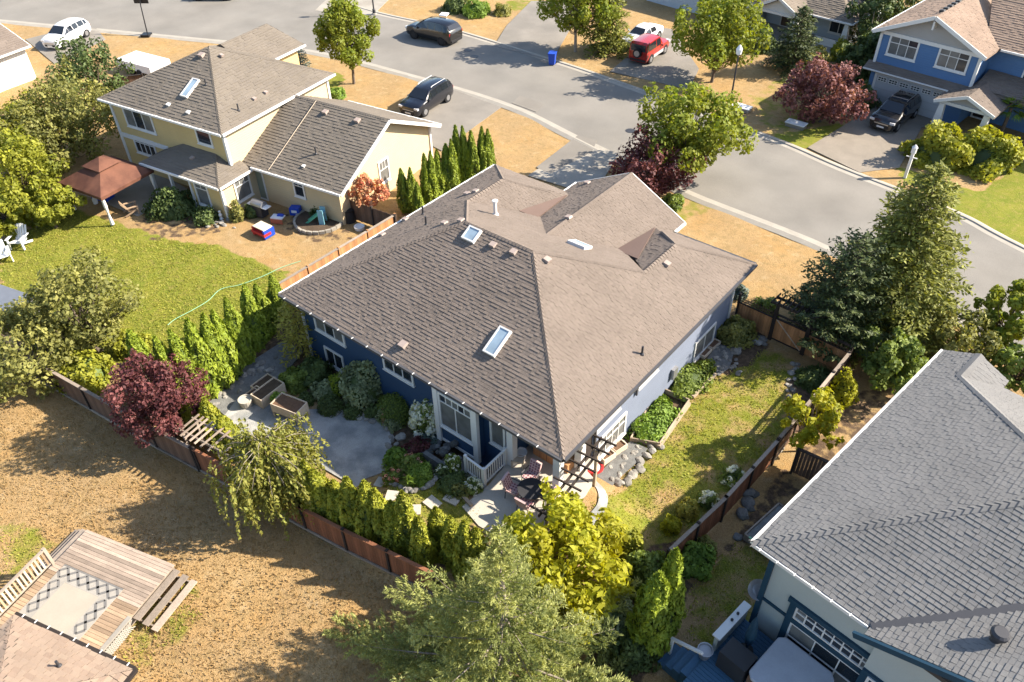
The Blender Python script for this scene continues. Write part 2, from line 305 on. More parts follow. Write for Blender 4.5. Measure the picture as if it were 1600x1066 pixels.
# ---------------------------------------------------------------- ground
def poly_mask(X,Y,poly):
    ins=np.zeros(X.shape,bool); n=len(poly)
    for i in range(n):
        x0,y0=poly[i][:2]; x1,y1=poly[(i+1)%n][:2]
        c=((y0>Y)!=(y1>Y))&(X<(x1-x0)*(Y-y0)/(y1-y0+1e-12)+x0); ins^=c
    return ins
def gp(l): return [G(*p) for p in l]
def build_ground():
    xs=np.concatenate([[-400,-200,-130],np.arange(-104,34.1,.4),[60,120,300]]); ys=np.concatenate([[-300,-120,-50],np.arange(-24,76.1,.4),[110,200,400]])
    X,Y=np.meshgrid(xs,ys); 
    dx=np.where(X<-5.2,(-5.2-X)/2.6,np.where(X>.9,(X-.9)/2.4,0)); dy=np.where(Y<-4.6,(-4.6-Y)/2.2,np.where(Y>1.2,(Y-1.2)/2.0,0))
    t=np.clip(np.hypot(dx,dy),0,1); Z=1-t*t*(3-2*t)
    und=.03*np.sin(X*.9+1.3*np.sin(Y*.5))*np.sin(Y*.8); Z=Z+und-.035
    inside=(X>-16)&(X<-.8)&(Y>.8)&(Y<15.3); Z=np.where(inside,np.minimum(Z,-.05),Z)
    well=(X>-6.5)&(X<-3.3)&(Y>-1.35)&(Y<1.0); Z=np.where(well,-.4,Z)
    gr=np.zeros_like(X); so=np.zeros_like(X)
    for l,v in (([(0,500),(0,380),(110,325),(260,372),(330,380),(445,425),(470,455),(440,470),(330,520),(220,580),(60,560)],.95),
        ([(390,365),(560,360),(600,375),(470,425),(400,400)],.12),
        ([(940,905),(900,830),(950,770),(1110,590),(1190,540),(1240,560),(1230,680),(1100,820),(1000,900)],.6),
        ([(1060,680),(1110,640),(1140,620),(1120,680),(1040,740)],.8),([(960,790),(1010,810),(960,870),(900,850)],.85),
        ([(600,745),(660,720),(760,800),(720,850),(640,800)],.75),
        ([(1530,300),(1620,240),(1640,420),(1420,285),(1400,260)],1.2),
        ([(1195,205),(1310,190),(1330,200),(1265,232),(1230,228)],.85),([(1170,150),(1240,110),(1330,190),(1200,212)],.42),
        ([(1040,330),(1100,305),(1130,320),(1060,350)],.5),([(540,122),(520,150),(500,150),(520,110)],.9),
        ([(1090,1066),(1090,900),(1180,830),(1230,760),(1230,900),(1200,1066)],.5),
        ([(870,0),(790,0),(800,20)],.6),([(0,820),(60,820),(90,850),(20,900)],.55),([(180,975),(300,900),(330,960),(230,1050)],.42)):
        gr=np.where(poly_mask(X,Y,gp(l)),v,gr)
    for l,v in (([(425,545),(470,480),(560,560),(660,610),(740,690),(775,720),(745,770),(700,765),(680,735),(600,720),(612,690),(590,650),(520,635),(440,600)],1.),
        ([(960,680),(1010,600),(1085,540),(1120,560),(1060,640),(990,720)],1.),([(1100,560),(1150,480),(1200,520),(1190,560),(1130,590)],.8),
        ([(1235,600),(1265,570),(1330,590),(1300,680),(1240,660)],.9),([(1250,700),(1330,620),(1420,560),(1420,640),(1280,780)],.55),
        ([(430,330),(520,320),(560,375),(480,380),(440,350)],.45),([(1130,860),(1180,780),(1230,720),(1250,760),(1190,850)],.6),
        ([(478,800),(690,895),(740,868),(500,768)],.6),([(250,640),(345,600),(440,500),(470,480),(480,520),(380,600),(300,680)],.7),
        ([(200,350),(300,310),(360,345),(340,365),(240,375)],.5),([(440,790),(300,690),(330,650),(480,750)],.5),
        ([(1200,75),(1330,80),(1360,190),(1340,190),(1270,100),(1190,100)],.6),([(1000,860),(1080,830),(1080,920),(1000,1066),(900,1066)],.7)):
        so=np.where(poly_mask(X,Y,gp(l)),v,so)
    ny,nx=X.shape; me=bpy.data.meshes.new('ground'); V=np.stack([X,Y,Z],-1).reshape(-1,3)
    idx=np.arange(nx*ny).reshape(ny,nx); Q=np.stack([idx[:-1,:-1],idx[:-1,1:],idx[1:,1:],idx[1:,:-1]],-1).reshape(-1,4)
    me.vertices.add(len(V)); me.vertices.foreach_set('co',V.ravel()); me.loops.add(Q.size); me.loops.foreach_set('vertex_index',Q.ravel().astype(np.int32))
    me.polygons.add(len(Q)); me.polygons.foreach_set('loop_start',np.arange(0,Q.size,4,dtype=np.int32)); me.update(calc_edges=True)
    for n,A in (('green',gr),('soil',so)):
        a=me.attributes.new(n,'FLOAT','POINT'); a.data.foreach_set('value',A.ravel().astype(np.float32))
    me.polygons.foreach_set('use_smooth',[True]*len(Q)); me.materials.append(M['turf']); kind(obj('ground',me),'structure')
    return X,Y,gr,so
GX,GY,GGR,GSO=build_ground()
def sheet(name,pts,mat,z=.01,thick=.05):
    b=MB(); b.prism([p[:2] for p in pts],z-thick,z); return kind(b.build(name,mat),'structure')
def smooth_line(pts,n=6):
    pts=[np.array(p[:2],float) for p in pts]; out=[]
    for i in range(len(pts)-1):
        p0=pts[max(i-1,0)];p1=pts[i];p2=pts[i+1];p3=pts[min(i+2,len(pts)-1)]
        for k in range(n):
            t=k/n; out.append(.5*((2*p1)+(-p0+p2)*t+(2*p0-5*p1+4*p2-p3)*t*t+(-p0+3*p1-3*p2+p3)*t**3))
    return out+[pts[-1]]
NEAR=smooth_line([(-110,2),(-79.4,15.2),(-60.5,23.4),(-49,28.0),(-36.2,29.6),(-26.9,29.9),(-19.7,28.6),(-9.7,26.6),(1.4,25.7),(12,22.5),(24,17.5),(45,8)])
FAR=smooth_line([(-116,18),(-86,31),(-66,38.5),(-51.5,39.0),(-42.8,39.9),(-29.4,39.5),(-22.4,38.9),(-8.4,37.2),(-2.5,35.9),(5.3,34.6),(9.8,32.9),(24,28.5),(48,19)])
def strip(name,line,offs,z,mat,side):   # ribbon along a line; offs (a,b) across
    b=MB(); rows=[]
    for i,p in enumerate(line):
        d=line[min(i+1,len(line)-1)]-line[max(i-1,0)]; d=d/np.linalg.norm(d); n=np.array([-d[1],d[0]])*side
        rows.append([(*(p+n*o),zz) for o,zz in zip(offs,z)])
    b.grid(rows); return kind(b.build(name,mat),'structure')
b=MB(); n=min(len(NEAR),len(FAR)); rA=[NEAR[int(i*(len(NEAR)-1)/99)] for i in range(100)]; rB=[FAR[int(i*(len(FAR)-1)/99)] for i in range(100)]
b.grid([[(*p,.004),(*(p*.5+q*.5),.03),(*q,.004)] for p,q in zip(rA,rB)]); kind(b.build('road','asphalt'),'structure')
# rolled concrete kerbs with gutter
strip('kerb_near',NEAR,(.42,.05,0,-.14,-.5),(.010,.012,.075,.08,-.03),'kerb',1)
strip('kerb_far',FAR,(.42,.05,0,-.14,-.5),(.010,.012,.075,.08,-.03),'kerb',-1)
sheet('driveway_yellow',gp([(702,138),(783,168),(690,236),(600,190)]),'asphalt_drive',.03)
sheet('driveway_main',gp([(912,216),(968,243),(925,305),(825,275)]),'concrete',.03)
sheet('driveway_strip',gp([(903,212),(933,220),(925,238),(860,272),(838,262)]),'asphalt_drive',.036)
sheet('driveway_red',gp([(953,112),(1077,140),(1092,108),(1050,46),(1000,40),(985,85)]),'asphalt_drive',.03)
sheet('driveway_shaded',gp([(772,72),(862,96),(900,30),(905,2),(830,2),(792,40)]),'asphalt_drive',.03)
sheet('driveway_blue',gp([(1262,231),(1343,270),(1405,262),(1440,200),(1480,190),(1367,162),(1352,176)]),'aggregate',.03)
sheet('driveway_lamp',gp([(492,17),(582,25),(612,-5),(520,-10)]),'concrete',.03)
sheet('driveway_white',gp([(40,62),(85,100),(165,62),(150,44),(110,44)]),'asphalt_drive',.03)
# ---------------------------------------------------------------- roofs
def clip(poly,a,b,c):      # keep a*x+b*y<=c
    out=[]
    for i in range(len(poly)):
        p,q=poly[i],poly[(i+1)%len(poly)]; dp=a*p[0]+b*p[1]-c; dq=a*q[0]+b*q[1]-c
        if dp<=1e-9: out.append(p)
        if (dp<0<dq) or (dq<0<dp): t=dp/(dp-dq); out.append((p[0]+t*(q[0]-p[0]),p[1]+t*(q[1]-p[1])))
    return out
def shingles(mb,poly,roofz=None,exp=.2,wid=.3,lift=.022,singles=None,pick=None,gap=.0):
    P3=[np.asarray(p,float) for p in poly]; n=np.zeros(3)
    for i in range(len(P3)): n+=np.cross(P3[i]-P3[0],P3[(i+1)%len(P3)]-P3[0])
    n/=np.linalg.norm(n); n=-n if n[2]<0 else n
    e=np.cross([0,0,1.],n); e/=np.linalg.norm(e); s=np.cross(n,e); o=P3[0]
    q=[((p-o)@e,(p-o)@s) for p in P3]; ar=sum(q[i][0]*q[(i+1)%len(q)][1]-q[(i+1)%len(q)][0]*q[i][1] for i in range(len(q)))
    if ar<0: q=q[::-1]
    cl=[]
    for i in range(len(q)):
        x0,y0=q[i];x1,y1=q[(i+1)%len(q)]; cl.append((y1-y0,-(x1-x0),(y1-y0)*x0-(x1-x0)*y0))
    e0,e1=min(p[0] for p in q),max(p[0] for p in q); s0,s1=min(p[1] for p in q),max(p[1] for p in q)
    y=s0; row=0
    while y<s1:
        x=e0-random.random()*wid; rb=random.uniform(.4,.6)
        while x<e1:
            w_=wid*random.uniform(.75,1.25); rc=[(x+gap,y),(x+w_-gap,y),(x+w_-gap,y+exp),(x+gap,y+exp)]; full=True
            for a,b_,c in cl:
                if all(a*p[0]+b_*p[1]<=c for p in rc): continue
                full=False; rc=clip(rc,a,b_,c)
                if len(rc)<3: break
            if len(rc)>=3:
                cx=sum(p[0] for p in rc)/len(rc); cy=sum(p[1] for p in rc)/len(rc); pc=o+cx*e+cy*s
                if roofz is None or pc[2]>roofz(pc[0],pc[1])-.06:
                    thick=random.random()<.66; lf=lift*(random.uniform(1.1,1.5) if thick else random.uniform(.3,.5)); rnd=min(1,max(0,random.gauss(rb+(.07 if thick else -.10),.26)))
                    T=[o+p[0]*e+p[1]*s+n*(.006+lf*(1-(p[1]-y)/exp)) for p in rc]
                    lo=[p for p in rc if p[1]<y+1e-4]; target=mb
                    if pick and full and pick(pc): target=MB()
                    target.face(T,0,rnd)
                    if len(lo)==2:
                        a_,c_=[o+p[0]*e+p[1]*s for p in lo]; target.face([a_,c_,c_+n*(.006+lf),a_+n*(.006+lf)],0,rnd*.6)
                    if full:
                        for xx in (x+gap,x+w_-gap): 
                            A=o+xx*e+y*s; B=A+exp*s; target.face([A,B,B+n*.006,A+n*(.006+lf)],0,rnd*.6)
                    if target is not mb: singles.append((pc,target))
            x+=w_
        y+=exp; row+=1
    return n
def caps(mb,a,b,n1,n2,w=.15,step=.2,single=None):    # ridge or hip cap pieces from low a to high b; n1,n2 directions down each side
    a,b=np.asarray(a,float),np.asarray(b,float); L=np.linalg.norm(b-a); d=(b-a)/L; k=int(L/step)
    n1=np.asarray(n1,float);n2=np.asarray(n2,float); up=np.array([0,0,1.])
    for i in range(k):
        p=a+d*i*step; q=a+d*min(L,(i+1)*step+.02); h0,h1=.062,.03; r=random.random(); t=mb if single is None else MB()
        t.face([p+n1*w+up*(h0-.015),p+up*h0,q+up*h1,q+n1*w+up*(h1-.015)],0,r); t.face([p+up*h0,p+n2*w+up*(h0-.015),q+n2*w+up*(h1-.015),q+up*h1],0,r)
        t.face([p+n1*w,p+up*.01,p+up*h0,p+n1*w+up*(h0-.015)],0,r*.5); t.face([p+up*.01,p+n2*w,p+n2*w+up*(h0-.015),p+up*h0],0,r*.5)
        if single is not None: single.append((p,t))
def unit(v): v=np.asarray(v,float); return v/np.linalg.norm(v)
def soffit(parent,poly,z,th_,mat): pass
def gutter(parent,pts,mat='white_paint',w=.12,h=.13,brk=None):    # eave gutter along polyline (local), outside edge
    b=MB()
    for a,c in zip(pts[:-1],pts[1:]): b.bar((a[0],a[1],a[2]-.05),(c[0],c[1],c[2]-.05),w,h)
    g=b.build('gutter',mat,parent)
    if brk:
        for a,c in zip(pts[:-1],pts[1:]):
            a,c=np.asarray(a,float),np.asarray(c,float); L=np.linalg.norm(c-a); d=(c-a)/L; nrm=np.array([d[1],-d[0],0])
            k=int(L/brk)
            for i in range(k):
                p=a+d*(i+.5)*brk; one('gutter_bracket','white_paint',g,'obox',p-d*.025-nrm*.03+np.array([0,0,.012]),d,nrm,(0,0,1),.035,.12,.02)
    return g
def window(parent,p0,u,n,w,h,cols=2,transom=0,trim='white_paint',glass='glass',tw=.11,name='window',tcols=None,sill=True):
    p0=np.asarray(p0,float);u=unit(u);n=unit(n);z=np.array([0,0,1.]); b=MB()
    B=lambda x,y,dx,dy,d0=-.02,d1=.06: b.obox(p0+u*x+z*y+n*d0,u,z,n,dx,dy,d1-d0)
    B(-tw,-tw,w+2*tw,tw); B(-tw,h,w+2*tw,tw); B(-tw,0,tw,h); B(w,0,tw,h)
    if sill: B(-tw-.04,-tw-.06,w+2*tw+.08,.06,-.02,.10)
    f=b.build(name,trim,parent); m=MB(); th0=h*(1-transom) if transom else h
    mu=lambda x,y,dx,dy: m.obox(p0+u*x+z*y+n*0.0,u,z,n,dx,dy,.045)
    for i in range(1,cols): mu(w*i/cols-.025,0,.05,th0-(.025 if transom else 0))
    tc=tcols or cols
    if transom:
        mu(0,th0-.025,w,.05)
        for i in range(1,tc): mu(w*i/tc-.02,th0+.025,.04,h-th0-.025)
    if m.f: m.build('muntin',trim,f)
    cells=[(w*i/cols,0,w/cols,th0) for i in range(cols)]+([(w*i/tc,th0,w/tc,h-th0) for i in range(tc)] if transom else [])
    for i,(x,y,dx,dy) in enumerate(cells):
        g=glass if isinstance(glass,str) else glass[i%len(glass)]
        one('pane',g,f,'obox',p0+u*(x+.012)+z*(y+.012)+n*.003,u,z,n,dx-.024,dy-.024,.014)
    return f
def downpipe(parent,x,y,z0,z1,mat='white_paint'): return one('downpipe',mat,parent,'box',x-.04,x+.04,y-.04,y+.04,z0,z1)
def boxvent(parent,p,nrm,mat='vent_tan',s=.3,name='roof_vent'):   # slanted box vent on a slope
    p=np.asarray(p,float); nrm=unit(nrm); e=unit(np.cross([0,0,1.],nrm)); u=np.cross(nrm,e); b=MB()
    A=[p-e*s/2-u*s/2,p+e*s/2-u*s/2,p+e*s/2+u*s/2,p-e*s/2+u*s/2]; T=[a*.9+p*.1+nrm*(s*.55 if i<2 else s*.32) for i,a in enumerate(A)]
    b.solid([a-nrm*.02 for a in A]+T,[(3,2,1,0),(4,5,6,7),(0,1,5,4),(1,2,6,5),(2,3,7,6),(3,0,4,7)]); return b.build(name,mat,parent)
def pipe(parent,p,h=.45,r=.06,mat='metal_dark',name='vent_pipe',cap=False):
    b=MB(); b.lathe([(r*2,-.05),(r*1.9,.04),(r,.10),(r,h),(r*.8,h)],p,10)
    if cap: b.lathe([(r*.3,h-.02),(r*1.7,h+.02),(r*1.7,h+.08),(r*.2,h+.13)],p,10)
    return b.build(name,mat,parent)
def skylight(parent,c,eu,su,n,w,l,h=.16):       # kerb-mounted skylight: frame and pane; eu along eave, su upslope
    c,eu,su,n=[np.asarray(q,float) for q in (c,eu,su,n)]; b=MB(); o=c-eu*w/2-su*l/2; t=.07
    for (a,d,x,y) in ((0,0,w,t),(0,l-t,w,t),(0,t,t,l-2*t),(w-t,t,t,l-2*t)): b.obox(o+eu*a+su*d-n*.03,eu,su,n,x,y,h+.03)
    f=b.build('skylight','white_paint',parent); one('pane','skylight_glass',f,'obox',o+eu*t+su*t-n*.02,eu,su,n,w-2*t,l-2*t,h-.01); return f
# ---------------------------------------------------------------- the blue house in the middle
H=thing('house','navy blue bungalow with brown shingled hip roof in the middle of the garden','house',(0,0,0))
k=.51; LX=-16.82; YF=16.17; EZ=4.0; kf=.46; RZ=EZ+6.47*k; zr=EZ+3.5*k; ry=6.47+(RZ-zr)/kf; rw=EZ+3.0*k; ryr=6.47+(RZ-rw)/kf
FW=lambda x,y: (x,y,EZ)
mainp=[lambda x,y:EZ+k*y,lambda x,y:EZ+k*(x-LX),lambda x,y:EZ-k*x,lambda x,y:RZ-kf*(y-6.47)]
leftp=[mainp[1],lambda x,y:zr-k*(x-(LX+3.5)),lambda x,y:EZ+k*(YF-y)]
cenp=[lambda x,y:EZ+k*(x+11.7),lambda x,y:EZ+k*(-4.7-x)]
rigp=[mainp[2],lambda x,y:rw+k*(x+3.0),lambda x,y:EZ+k*(YF-y)]
def roofz(x,y):
    z=min(p(x,y) for p in mainp)
    if y>6: z=max(z,min(p(x,y) for p in leftp),min(p(x,y) for p in rigp)) if y<YF else z
    if y>6 and y<17.4: z=max(z,min(p(x,y) for p in cenp))
    return z
R1=(LX+6.47,6.47,RZ); R2=(-6.47,6.47,RZ)
dl=(RZ-EZ)/kf
faces=[[(LX,0,EZ),(0,0,EZ),R2,R1],                                                    # rear
 [(LX,0,EZ),R1,(LX+3.5,ry,zr)],[(LX,0,EZ),(LX+3.5,ry,zr),(LX+3.5,YF-3.5,zr),(LX,YF,EZ)],   # left
 [(0,0,EZ),(-3,ryr,rw),R2],[(0,0,EZ),(0,YF,EZ),(-3,YF-3.0,rw),(-3,ryr,rw)],                 # right
 [R1,R2,(-3,ryr,rw),(-5.6,12.6,RZ-kf*(12.6-6.47)),(-10.8,12.6,RZ-kf*(12.6-6.47)),(LX+3.5,ry,zr)],  # front slope
 [(LX+3.5,ry,zr),(LX+3.5,YF-3.5,zr),(LX+7,YF,EZ),(LX+7,ry+3.9,EZ)],                    # left wing inner slope
 [(LX,YF,EZ),(LX+3.5,YF-3.5,zr),(LX+7,YF,EZ)],                                         # left wing front
 [(-11.7,17.4,EZ),(-8.2,17.4,zr),(-8.2,ry,zr),(-11.7,ry+3.9,EZ)],                      # centre wing left
 [(-4.7,17.4,EZ),(-8.2,17.4,zr),(-8.2,ry,zr),(-4.7,ry+3.9,EZ)],                        # centre wing right
 [(-3,ryr,rw),(-3,YF-3,rw),(-6,YF,EZ),(-6,ryr+3.3,EZ)],[(0,YF,EZ),(-3,YF-3,rw),(-6,YF,EZ)]]
deck=MB(); sh=MB()
for fc in faces:
    fc=[np.array(p,float) for p in fc]; deck.face([p-np.array([0,0,.012]) for p in fc])
    shingles(sh,fc,roofz,exp=.155,wid=.215,gap=.004,lift=.017)
for a,c in (((LX,0),(0,0)),((0,0),(0,YF)),((0,YF),(-4.7,YF)),((-4.7,YF),(-4.7,17.4)),((-11.7,17.4),(-11.7,YF)),((-11.7,YF),(LX,YF)),((LX,YF),(LX,0))):
    deck.face([(*a,EZ-.014),(*c,EZ-.014),(*c,EZ-.2),(*a,EZ-.2)])
deck.face([(LX+.02,.02,EZ-.19),(LX+.02,YF-.02,EZ-.19),(-.02,YF-.02,EZ-.19),(-.02,.02,EZ-.19)])   # soffit
roof=deck.build('roof','underlay',H)
kind(sh.build('shingles','shingle_brown',roof),'stuff')
cp=MB(); dn=lambda x,y,z: unit((x,y,z)); s3=-k
caps(cp,(LX,0,EZ),R1,dn(0,-1,-k),dn(-1,0,-k)); caps(cp,(0,0,EZ),R2,dn(0,-1,-k),dn(1,0,-k)); caps(cp,R1,R2,dn(0,-1,-k),dn(0,1,-kf))
caps(cp,(LX+3.5,ry,zr),R1,dn(-1,0,-k),dn(0,1,-kf)); caps(cp,(-3,ryr,rw),R2,dn(1,0,-k),dn(0,1,-kf))
caps(cp,(LX+3.5,ry,zr),(LX+3.5,YF-3.5,zr),dn(-1,0,-k),dn(1,0,-k)); caps(cp,(LX,YF,EZ),(LX+3.5,YF-3.5,zr),dn(-1,0,-k),dn(0,1,-k)); caps(cp,(LX+5.3,YF-1.8,zr-1.8*k),(LX+3.5,YF-3.5,zr),dn(0,1,-k),dn(1,0,-k))
caps(cp,(-8.2,17.4,zr),(-8.2,ry,zr),dn(-1,0,-k),dn(1,0,-k)); caps(cp,(-3,ryr,rw),(-3,YF-3,rw),dn(-1,0,-k),dn(1,0,-k)); caps(cp,(0,YF,EZ),(-3,YF-3,rw),dn(1,0,-k),dn(0,1,-k)); caps(cp,(-4.6,YF-1.4,rw-1.5*k),(-3,YF-3,rw),dn(0,1,-k),dn(-1,0,-k))
kind(cp.build('ridge_cap','shingle_brown',roof),'stuff')
def onplane(px,py,n,c):
    d=ray(px,py); n=np.asarray(n,float); t=(c-CAM@n)/(d@n); return CAM+t*d
nL=(k,0,1); 
V1=onplane(811,331,(k,0,1),zr+k*(LX+3.5)); V2=onplane(840,342,(-k,0,1),EZ+k*11.7); V3=np.array([-10.8,15.1,EZ+.52])
W1=onplane(962,392,(k,0,1),EZ-k*4.7); W2=onplane(996,406,(-k,0,1),rw+k*3.0); W3=np.array([-5.35,15.4,EZ+.40])
for a,b_,c in ((V1,V2,V3),(W1,W2,W3)):
    up=np.array([0,0,.07]); m=MB(); m.solid([a+up,b_+up,c+up,a-up*3,b_-up*3,c-up*3],[(0,1,2),(0,3,4,1),(1,4,5,2),(2,5,3,0)]); m.build('valley_saddle','membrane',roof)
# gutters, fascia
gutter(H,[(LX,-.06,EZ),(0.0,-.06,EZ)],'valley_metal',brk=.95); gutter(H,[(LX-.06,YF,EZ),(LX-.06,0,EZ)]); gutter(H,[(.06,0,EZ),(.06,YF,EZ)],'valley_metal'); gutter(H,[(0,YF+.06,EZ),(-4.7,YF+.06,EZ)],'valley_metal'); gutter(H,[(-11.76,17.4,EZ),(-11.76,YF,EZ)]); gutter(H,[(-4.64,YF,EZ),(-4.64,17.4,EZ)])
for s in (-1,1): one('rake_board','white_paint',H,'bar',(-8.2+s*3.5,17.42,EZ-.08),(-8.2,17.42,zr-.08),.05,.2)
# walls
def wall(name,pts,z0,z1,mat,parent=H): return one(name,mat,parent,'prism',pts,z0,z1)
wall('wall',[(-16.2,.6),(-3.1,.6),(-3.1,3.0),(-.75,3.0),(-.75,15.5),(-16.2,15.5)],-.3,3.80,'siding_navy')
sf=one('wall','siding_navy_sunlit',H,'box',-.748,-.6,3.0,15.5,-.3,3.80); sf['label']='navy side wall with sunlight put into its paler colour'
wall('wall',[(-11.1,15.5),(-5.3,15.5),(-5.3,16.85),(-11.1,16.85)],-.3,3.80,'siding_navy')
gb=MB(); gb.face([(-11.1,16.86,3.8),(-5.3,16.86,3.8),(-8.2,16.86,zr-.35)]); gb.build('gable','gable_grey',H)
for x,y in ((-16.2,.6),(-3.1,.6),(-.6,15.5)): one('corner_board','white_paint',H,'box',x-.07,x+.07,y-.07,y+.07,-.2,3.8)
def onY(px,py,y): d=ray(px,py); t=(y-CAM[1])/d[1]; p=CAM+t*d; return float(p[0]),float(p[2])
def onX(px,py,x): d=ray(px,py); t=(x-CAM[0])/d[0]; p=CAM+t*d; return float(p[1]),float(p[2])
def rearwin(bl,br,h,y=.6,**kw):
    (x0,z0),(x1,z1)=onY(*bl,y),onY(*br,y); return window(H,(x0+.1,y,(z0+z1)/2+.12),(1,0,0),(0,-1,0),x1-x0-.2,h,**kw)
rearwin((495,514),(541,541),1.45,cols=3,glass=('glass_curtain','glass','glass_curtain'))
rearwin((513,568.5),(541,583),.95,cols=2)
rearwin((601,574),(648,604),1.35,cols=3,transom=.3)
# box bay with tall window
one('bay','siding_navy',H,'box',-6.75,-4.55,.12,.62,.55,3.80)
for x in (-6.75,-4.55): one('corner_board','white_paint',H,'box',x-.13,x+.13,.02,.2,.5,3.8)
one('bay_trim','white_paint',H,'box',-6.62,-4.68,.08,.16,.55,.68); one('bay_trim','white_paint',H,'box',-6.62,-4.68,.07,.17,1.42,1.5)
window(H,(-6.52,.12,1.62),(1,0,0),(0,-1,0),1.74,1.85,cols=2,transom=.22,tcols=5,glass=('glass_curtain','glass_curtain','glass'))
window(H,(-4.05,.6,1.75),(1,0,0),(0,-1,0),.62,1.55,cols=1,glass='glass_curtain')
for yb,yt,z0,h,cols in ((3.55,5.55,.42,1.15,4),(12.0,13.9,.2,1.1,2)): window(H,(-.6,yb,z0),(0,1,0),(1,0,0),yt-yb,h,cols=cols,transom=.35 if cols==4 else 0,glass='glass_curtain')
for yb,yt in ((3.3,4.9),(6.6,8.0)): window(H,(-.6,yb,2.5),(0,1,0),(1,0,0),yt-yb,1.1,cols=2,glass='glass_curtain')
# porch: ceiling beam, columns, door
one('porch_beam','white_paint',H,'box',-3.1,-.5,.5,.72,3.45,3.8); one('porch_beam','white_paint',H,'box',-.72,-.5,.72,3.0,3.45,3.8)
for x,y in ((-3.02,.62),(-.66,.66),(-.66,2.2)): one('column','white_paint',H,'box',x-.16,x+.16,y-.16,y+.16,.9,3.5)
for y in (3.0,): window(H,(-2.6,y,1.05),(1,0,0),(0,-1,0),1.6,2.05,cols=2,name='patio_door',glass='glass')
one('screen_panel','wood_dark',H,'box',-.70,-.62,2.36,3.0,1.0,2.9)
# roof furniture
nr=unit((0,-k,1)); su=unit((0,1,k)); ex=np.array([1.,0,0])
def onrear(px,py): return onplane(px,py,(0,-k,1),EZ)
def onright(px,py): return onplane(px,py,(k,0,1),EZ)
def onleft(px,py): return onplane(px,py,(-k,0,1),EZ-k*LX)
skylight(roof,onrear(778,535),ex,su,nr,.62,1.32); skylight(roof,onrear(738,368),ex,su,nr,.72,.72)
nf=unit((0,kf,1)); skylight(roof,onplane(905,385,(0,kf,1),RZ+kf*6.47),ex,unit((0,1,-kf)),nf,1.0,.75)
for p in ((771,383),(803,394)): boxvent(roof,onrear(*p),nr)
for p in ((631,539),): boxvent(roof,onrear(*p),nr,s=.36)
for p in ((854,407),(1041,413)): boxvent(roof,onright(*p),unit((k,0,1)),s=.32)
for p in ((695,350),(721,346),(744,300),(730,304),(634,344),(598,368)): boxvent(roof,onleft(*p),unit((-k,0,1)),s=.3)
for p in ((661,335),(666,352)): pipe(roof,onleft(*p),.5,.05)
pipe(roof,onplane(774,336,(0,kf,1),RZ+kf*6.47),.75,.09,'white_paint','flue',cap=True)
pipe(roof,onright(1003,554),.45,.05)
for p in ((803+115,287),(889,341)): boxvent(roof,onplane(*p,(-k,0,1),EZ+k*11.7),unit((-k,0,1)),s=.3)
# meter box and hose reel on the side wall
one('meter_box','metal_grey',H,'box',-.6,-.42,9.6,10.0,.7,1.3)
for y,z0 in ((3.1,1.4),(6.3,2.2)): downpipe(H,-.53,y,z0 if y>4 else .1,3.8,'valley_metal')
# ---------------------------------------------------------------- neighbouring houses
class Loc:      # local frame of a house: origin, turn
    def __init__(s,o,deg): s.o=np.array([o[0],o[1],0.]); a=R_(deg); s.rot=a; s.u=np.array([math.cos(a),math.sin(a),0]); s.v=np.array([-math.sin(a),math.cos(a),0])
    def l(s,p): d=np.asarray(p,float)-s.o; return np.array([d@s.u,d@s.v,d[2]])
    def w(s,p): return s.o+p[0]*s.u+p[1]*s.v+np.array([0,0,p[2]])
    def hit(s,px,py,n,c):
        d=ray(px,py); dl=np.array([d@s.u,d@s.v,d[2]]); cl=s.l(CAM); n=np.asarray(n,float); return cl+(c-cl@n)/(dl@n)*dl
    def X(s,px,py,x): return s.hit(px,py,(1,0,0),x)
    def Y(s,px,py,y): return s.hit(px,py,(0,1,0),y)
    def Z(s,px,py,z): return s.hit(px,py,(0,0,1),z)
def roof_of(parent,faces,mat,rz=None,exp=.2,wid=.3,edge=.18,singles=None,pick=None,name='roof',lift=.022,gap=0.,under=None):
    d=MB(); s=MB(); 
    for fc in faces:
        fc=[np.asarray(p,float) for p in fc]; low=[p-np.array([0,0,edge]) for p in fc]; n=len(fc)
        nn=np.cross(fc[1]-fc[0],fc[2]-fc[0]); 
        if nn[2]<0: fc=fc[::-1]; low=low[::-1]
        d.solid([p-np.array([0,0,.012]) for p in fc]+low,[tuple(range(n)),tuple(range(2*n-1,n-1,-1))]+[(i,i+n,(i+1)%n+n,(i+1)%n) for i in range(n)])
        shingles(s,fc,rz,exp,wid,lift,singles,pick,gap)
    r=d.build(name,under or mat,parent); kind(s.build('shingles',mat,r),'stuff'); return r
def lwin(Hs,Lc,axis,val,bl,br,h,n,**kw):   # window by its lower corners on a local wall plane
    a=(Lc.X if axis=='x' else Lc.Y)(*bl,val); b_=(Lc.X if axis=='x' else Lc.Y)(*br,val)
    i=1 if axis=='x' else 0; u=np.zeros(3); u[i]=1 if b_[i]>a[i] else -1
    p=a.copy(); p[2]=(a[2]+b_[2])/2+.1; p=p+u*.1
    return window(Hs,p,u,n,abs(b_[i]-a[i])-.2,h,**kw)
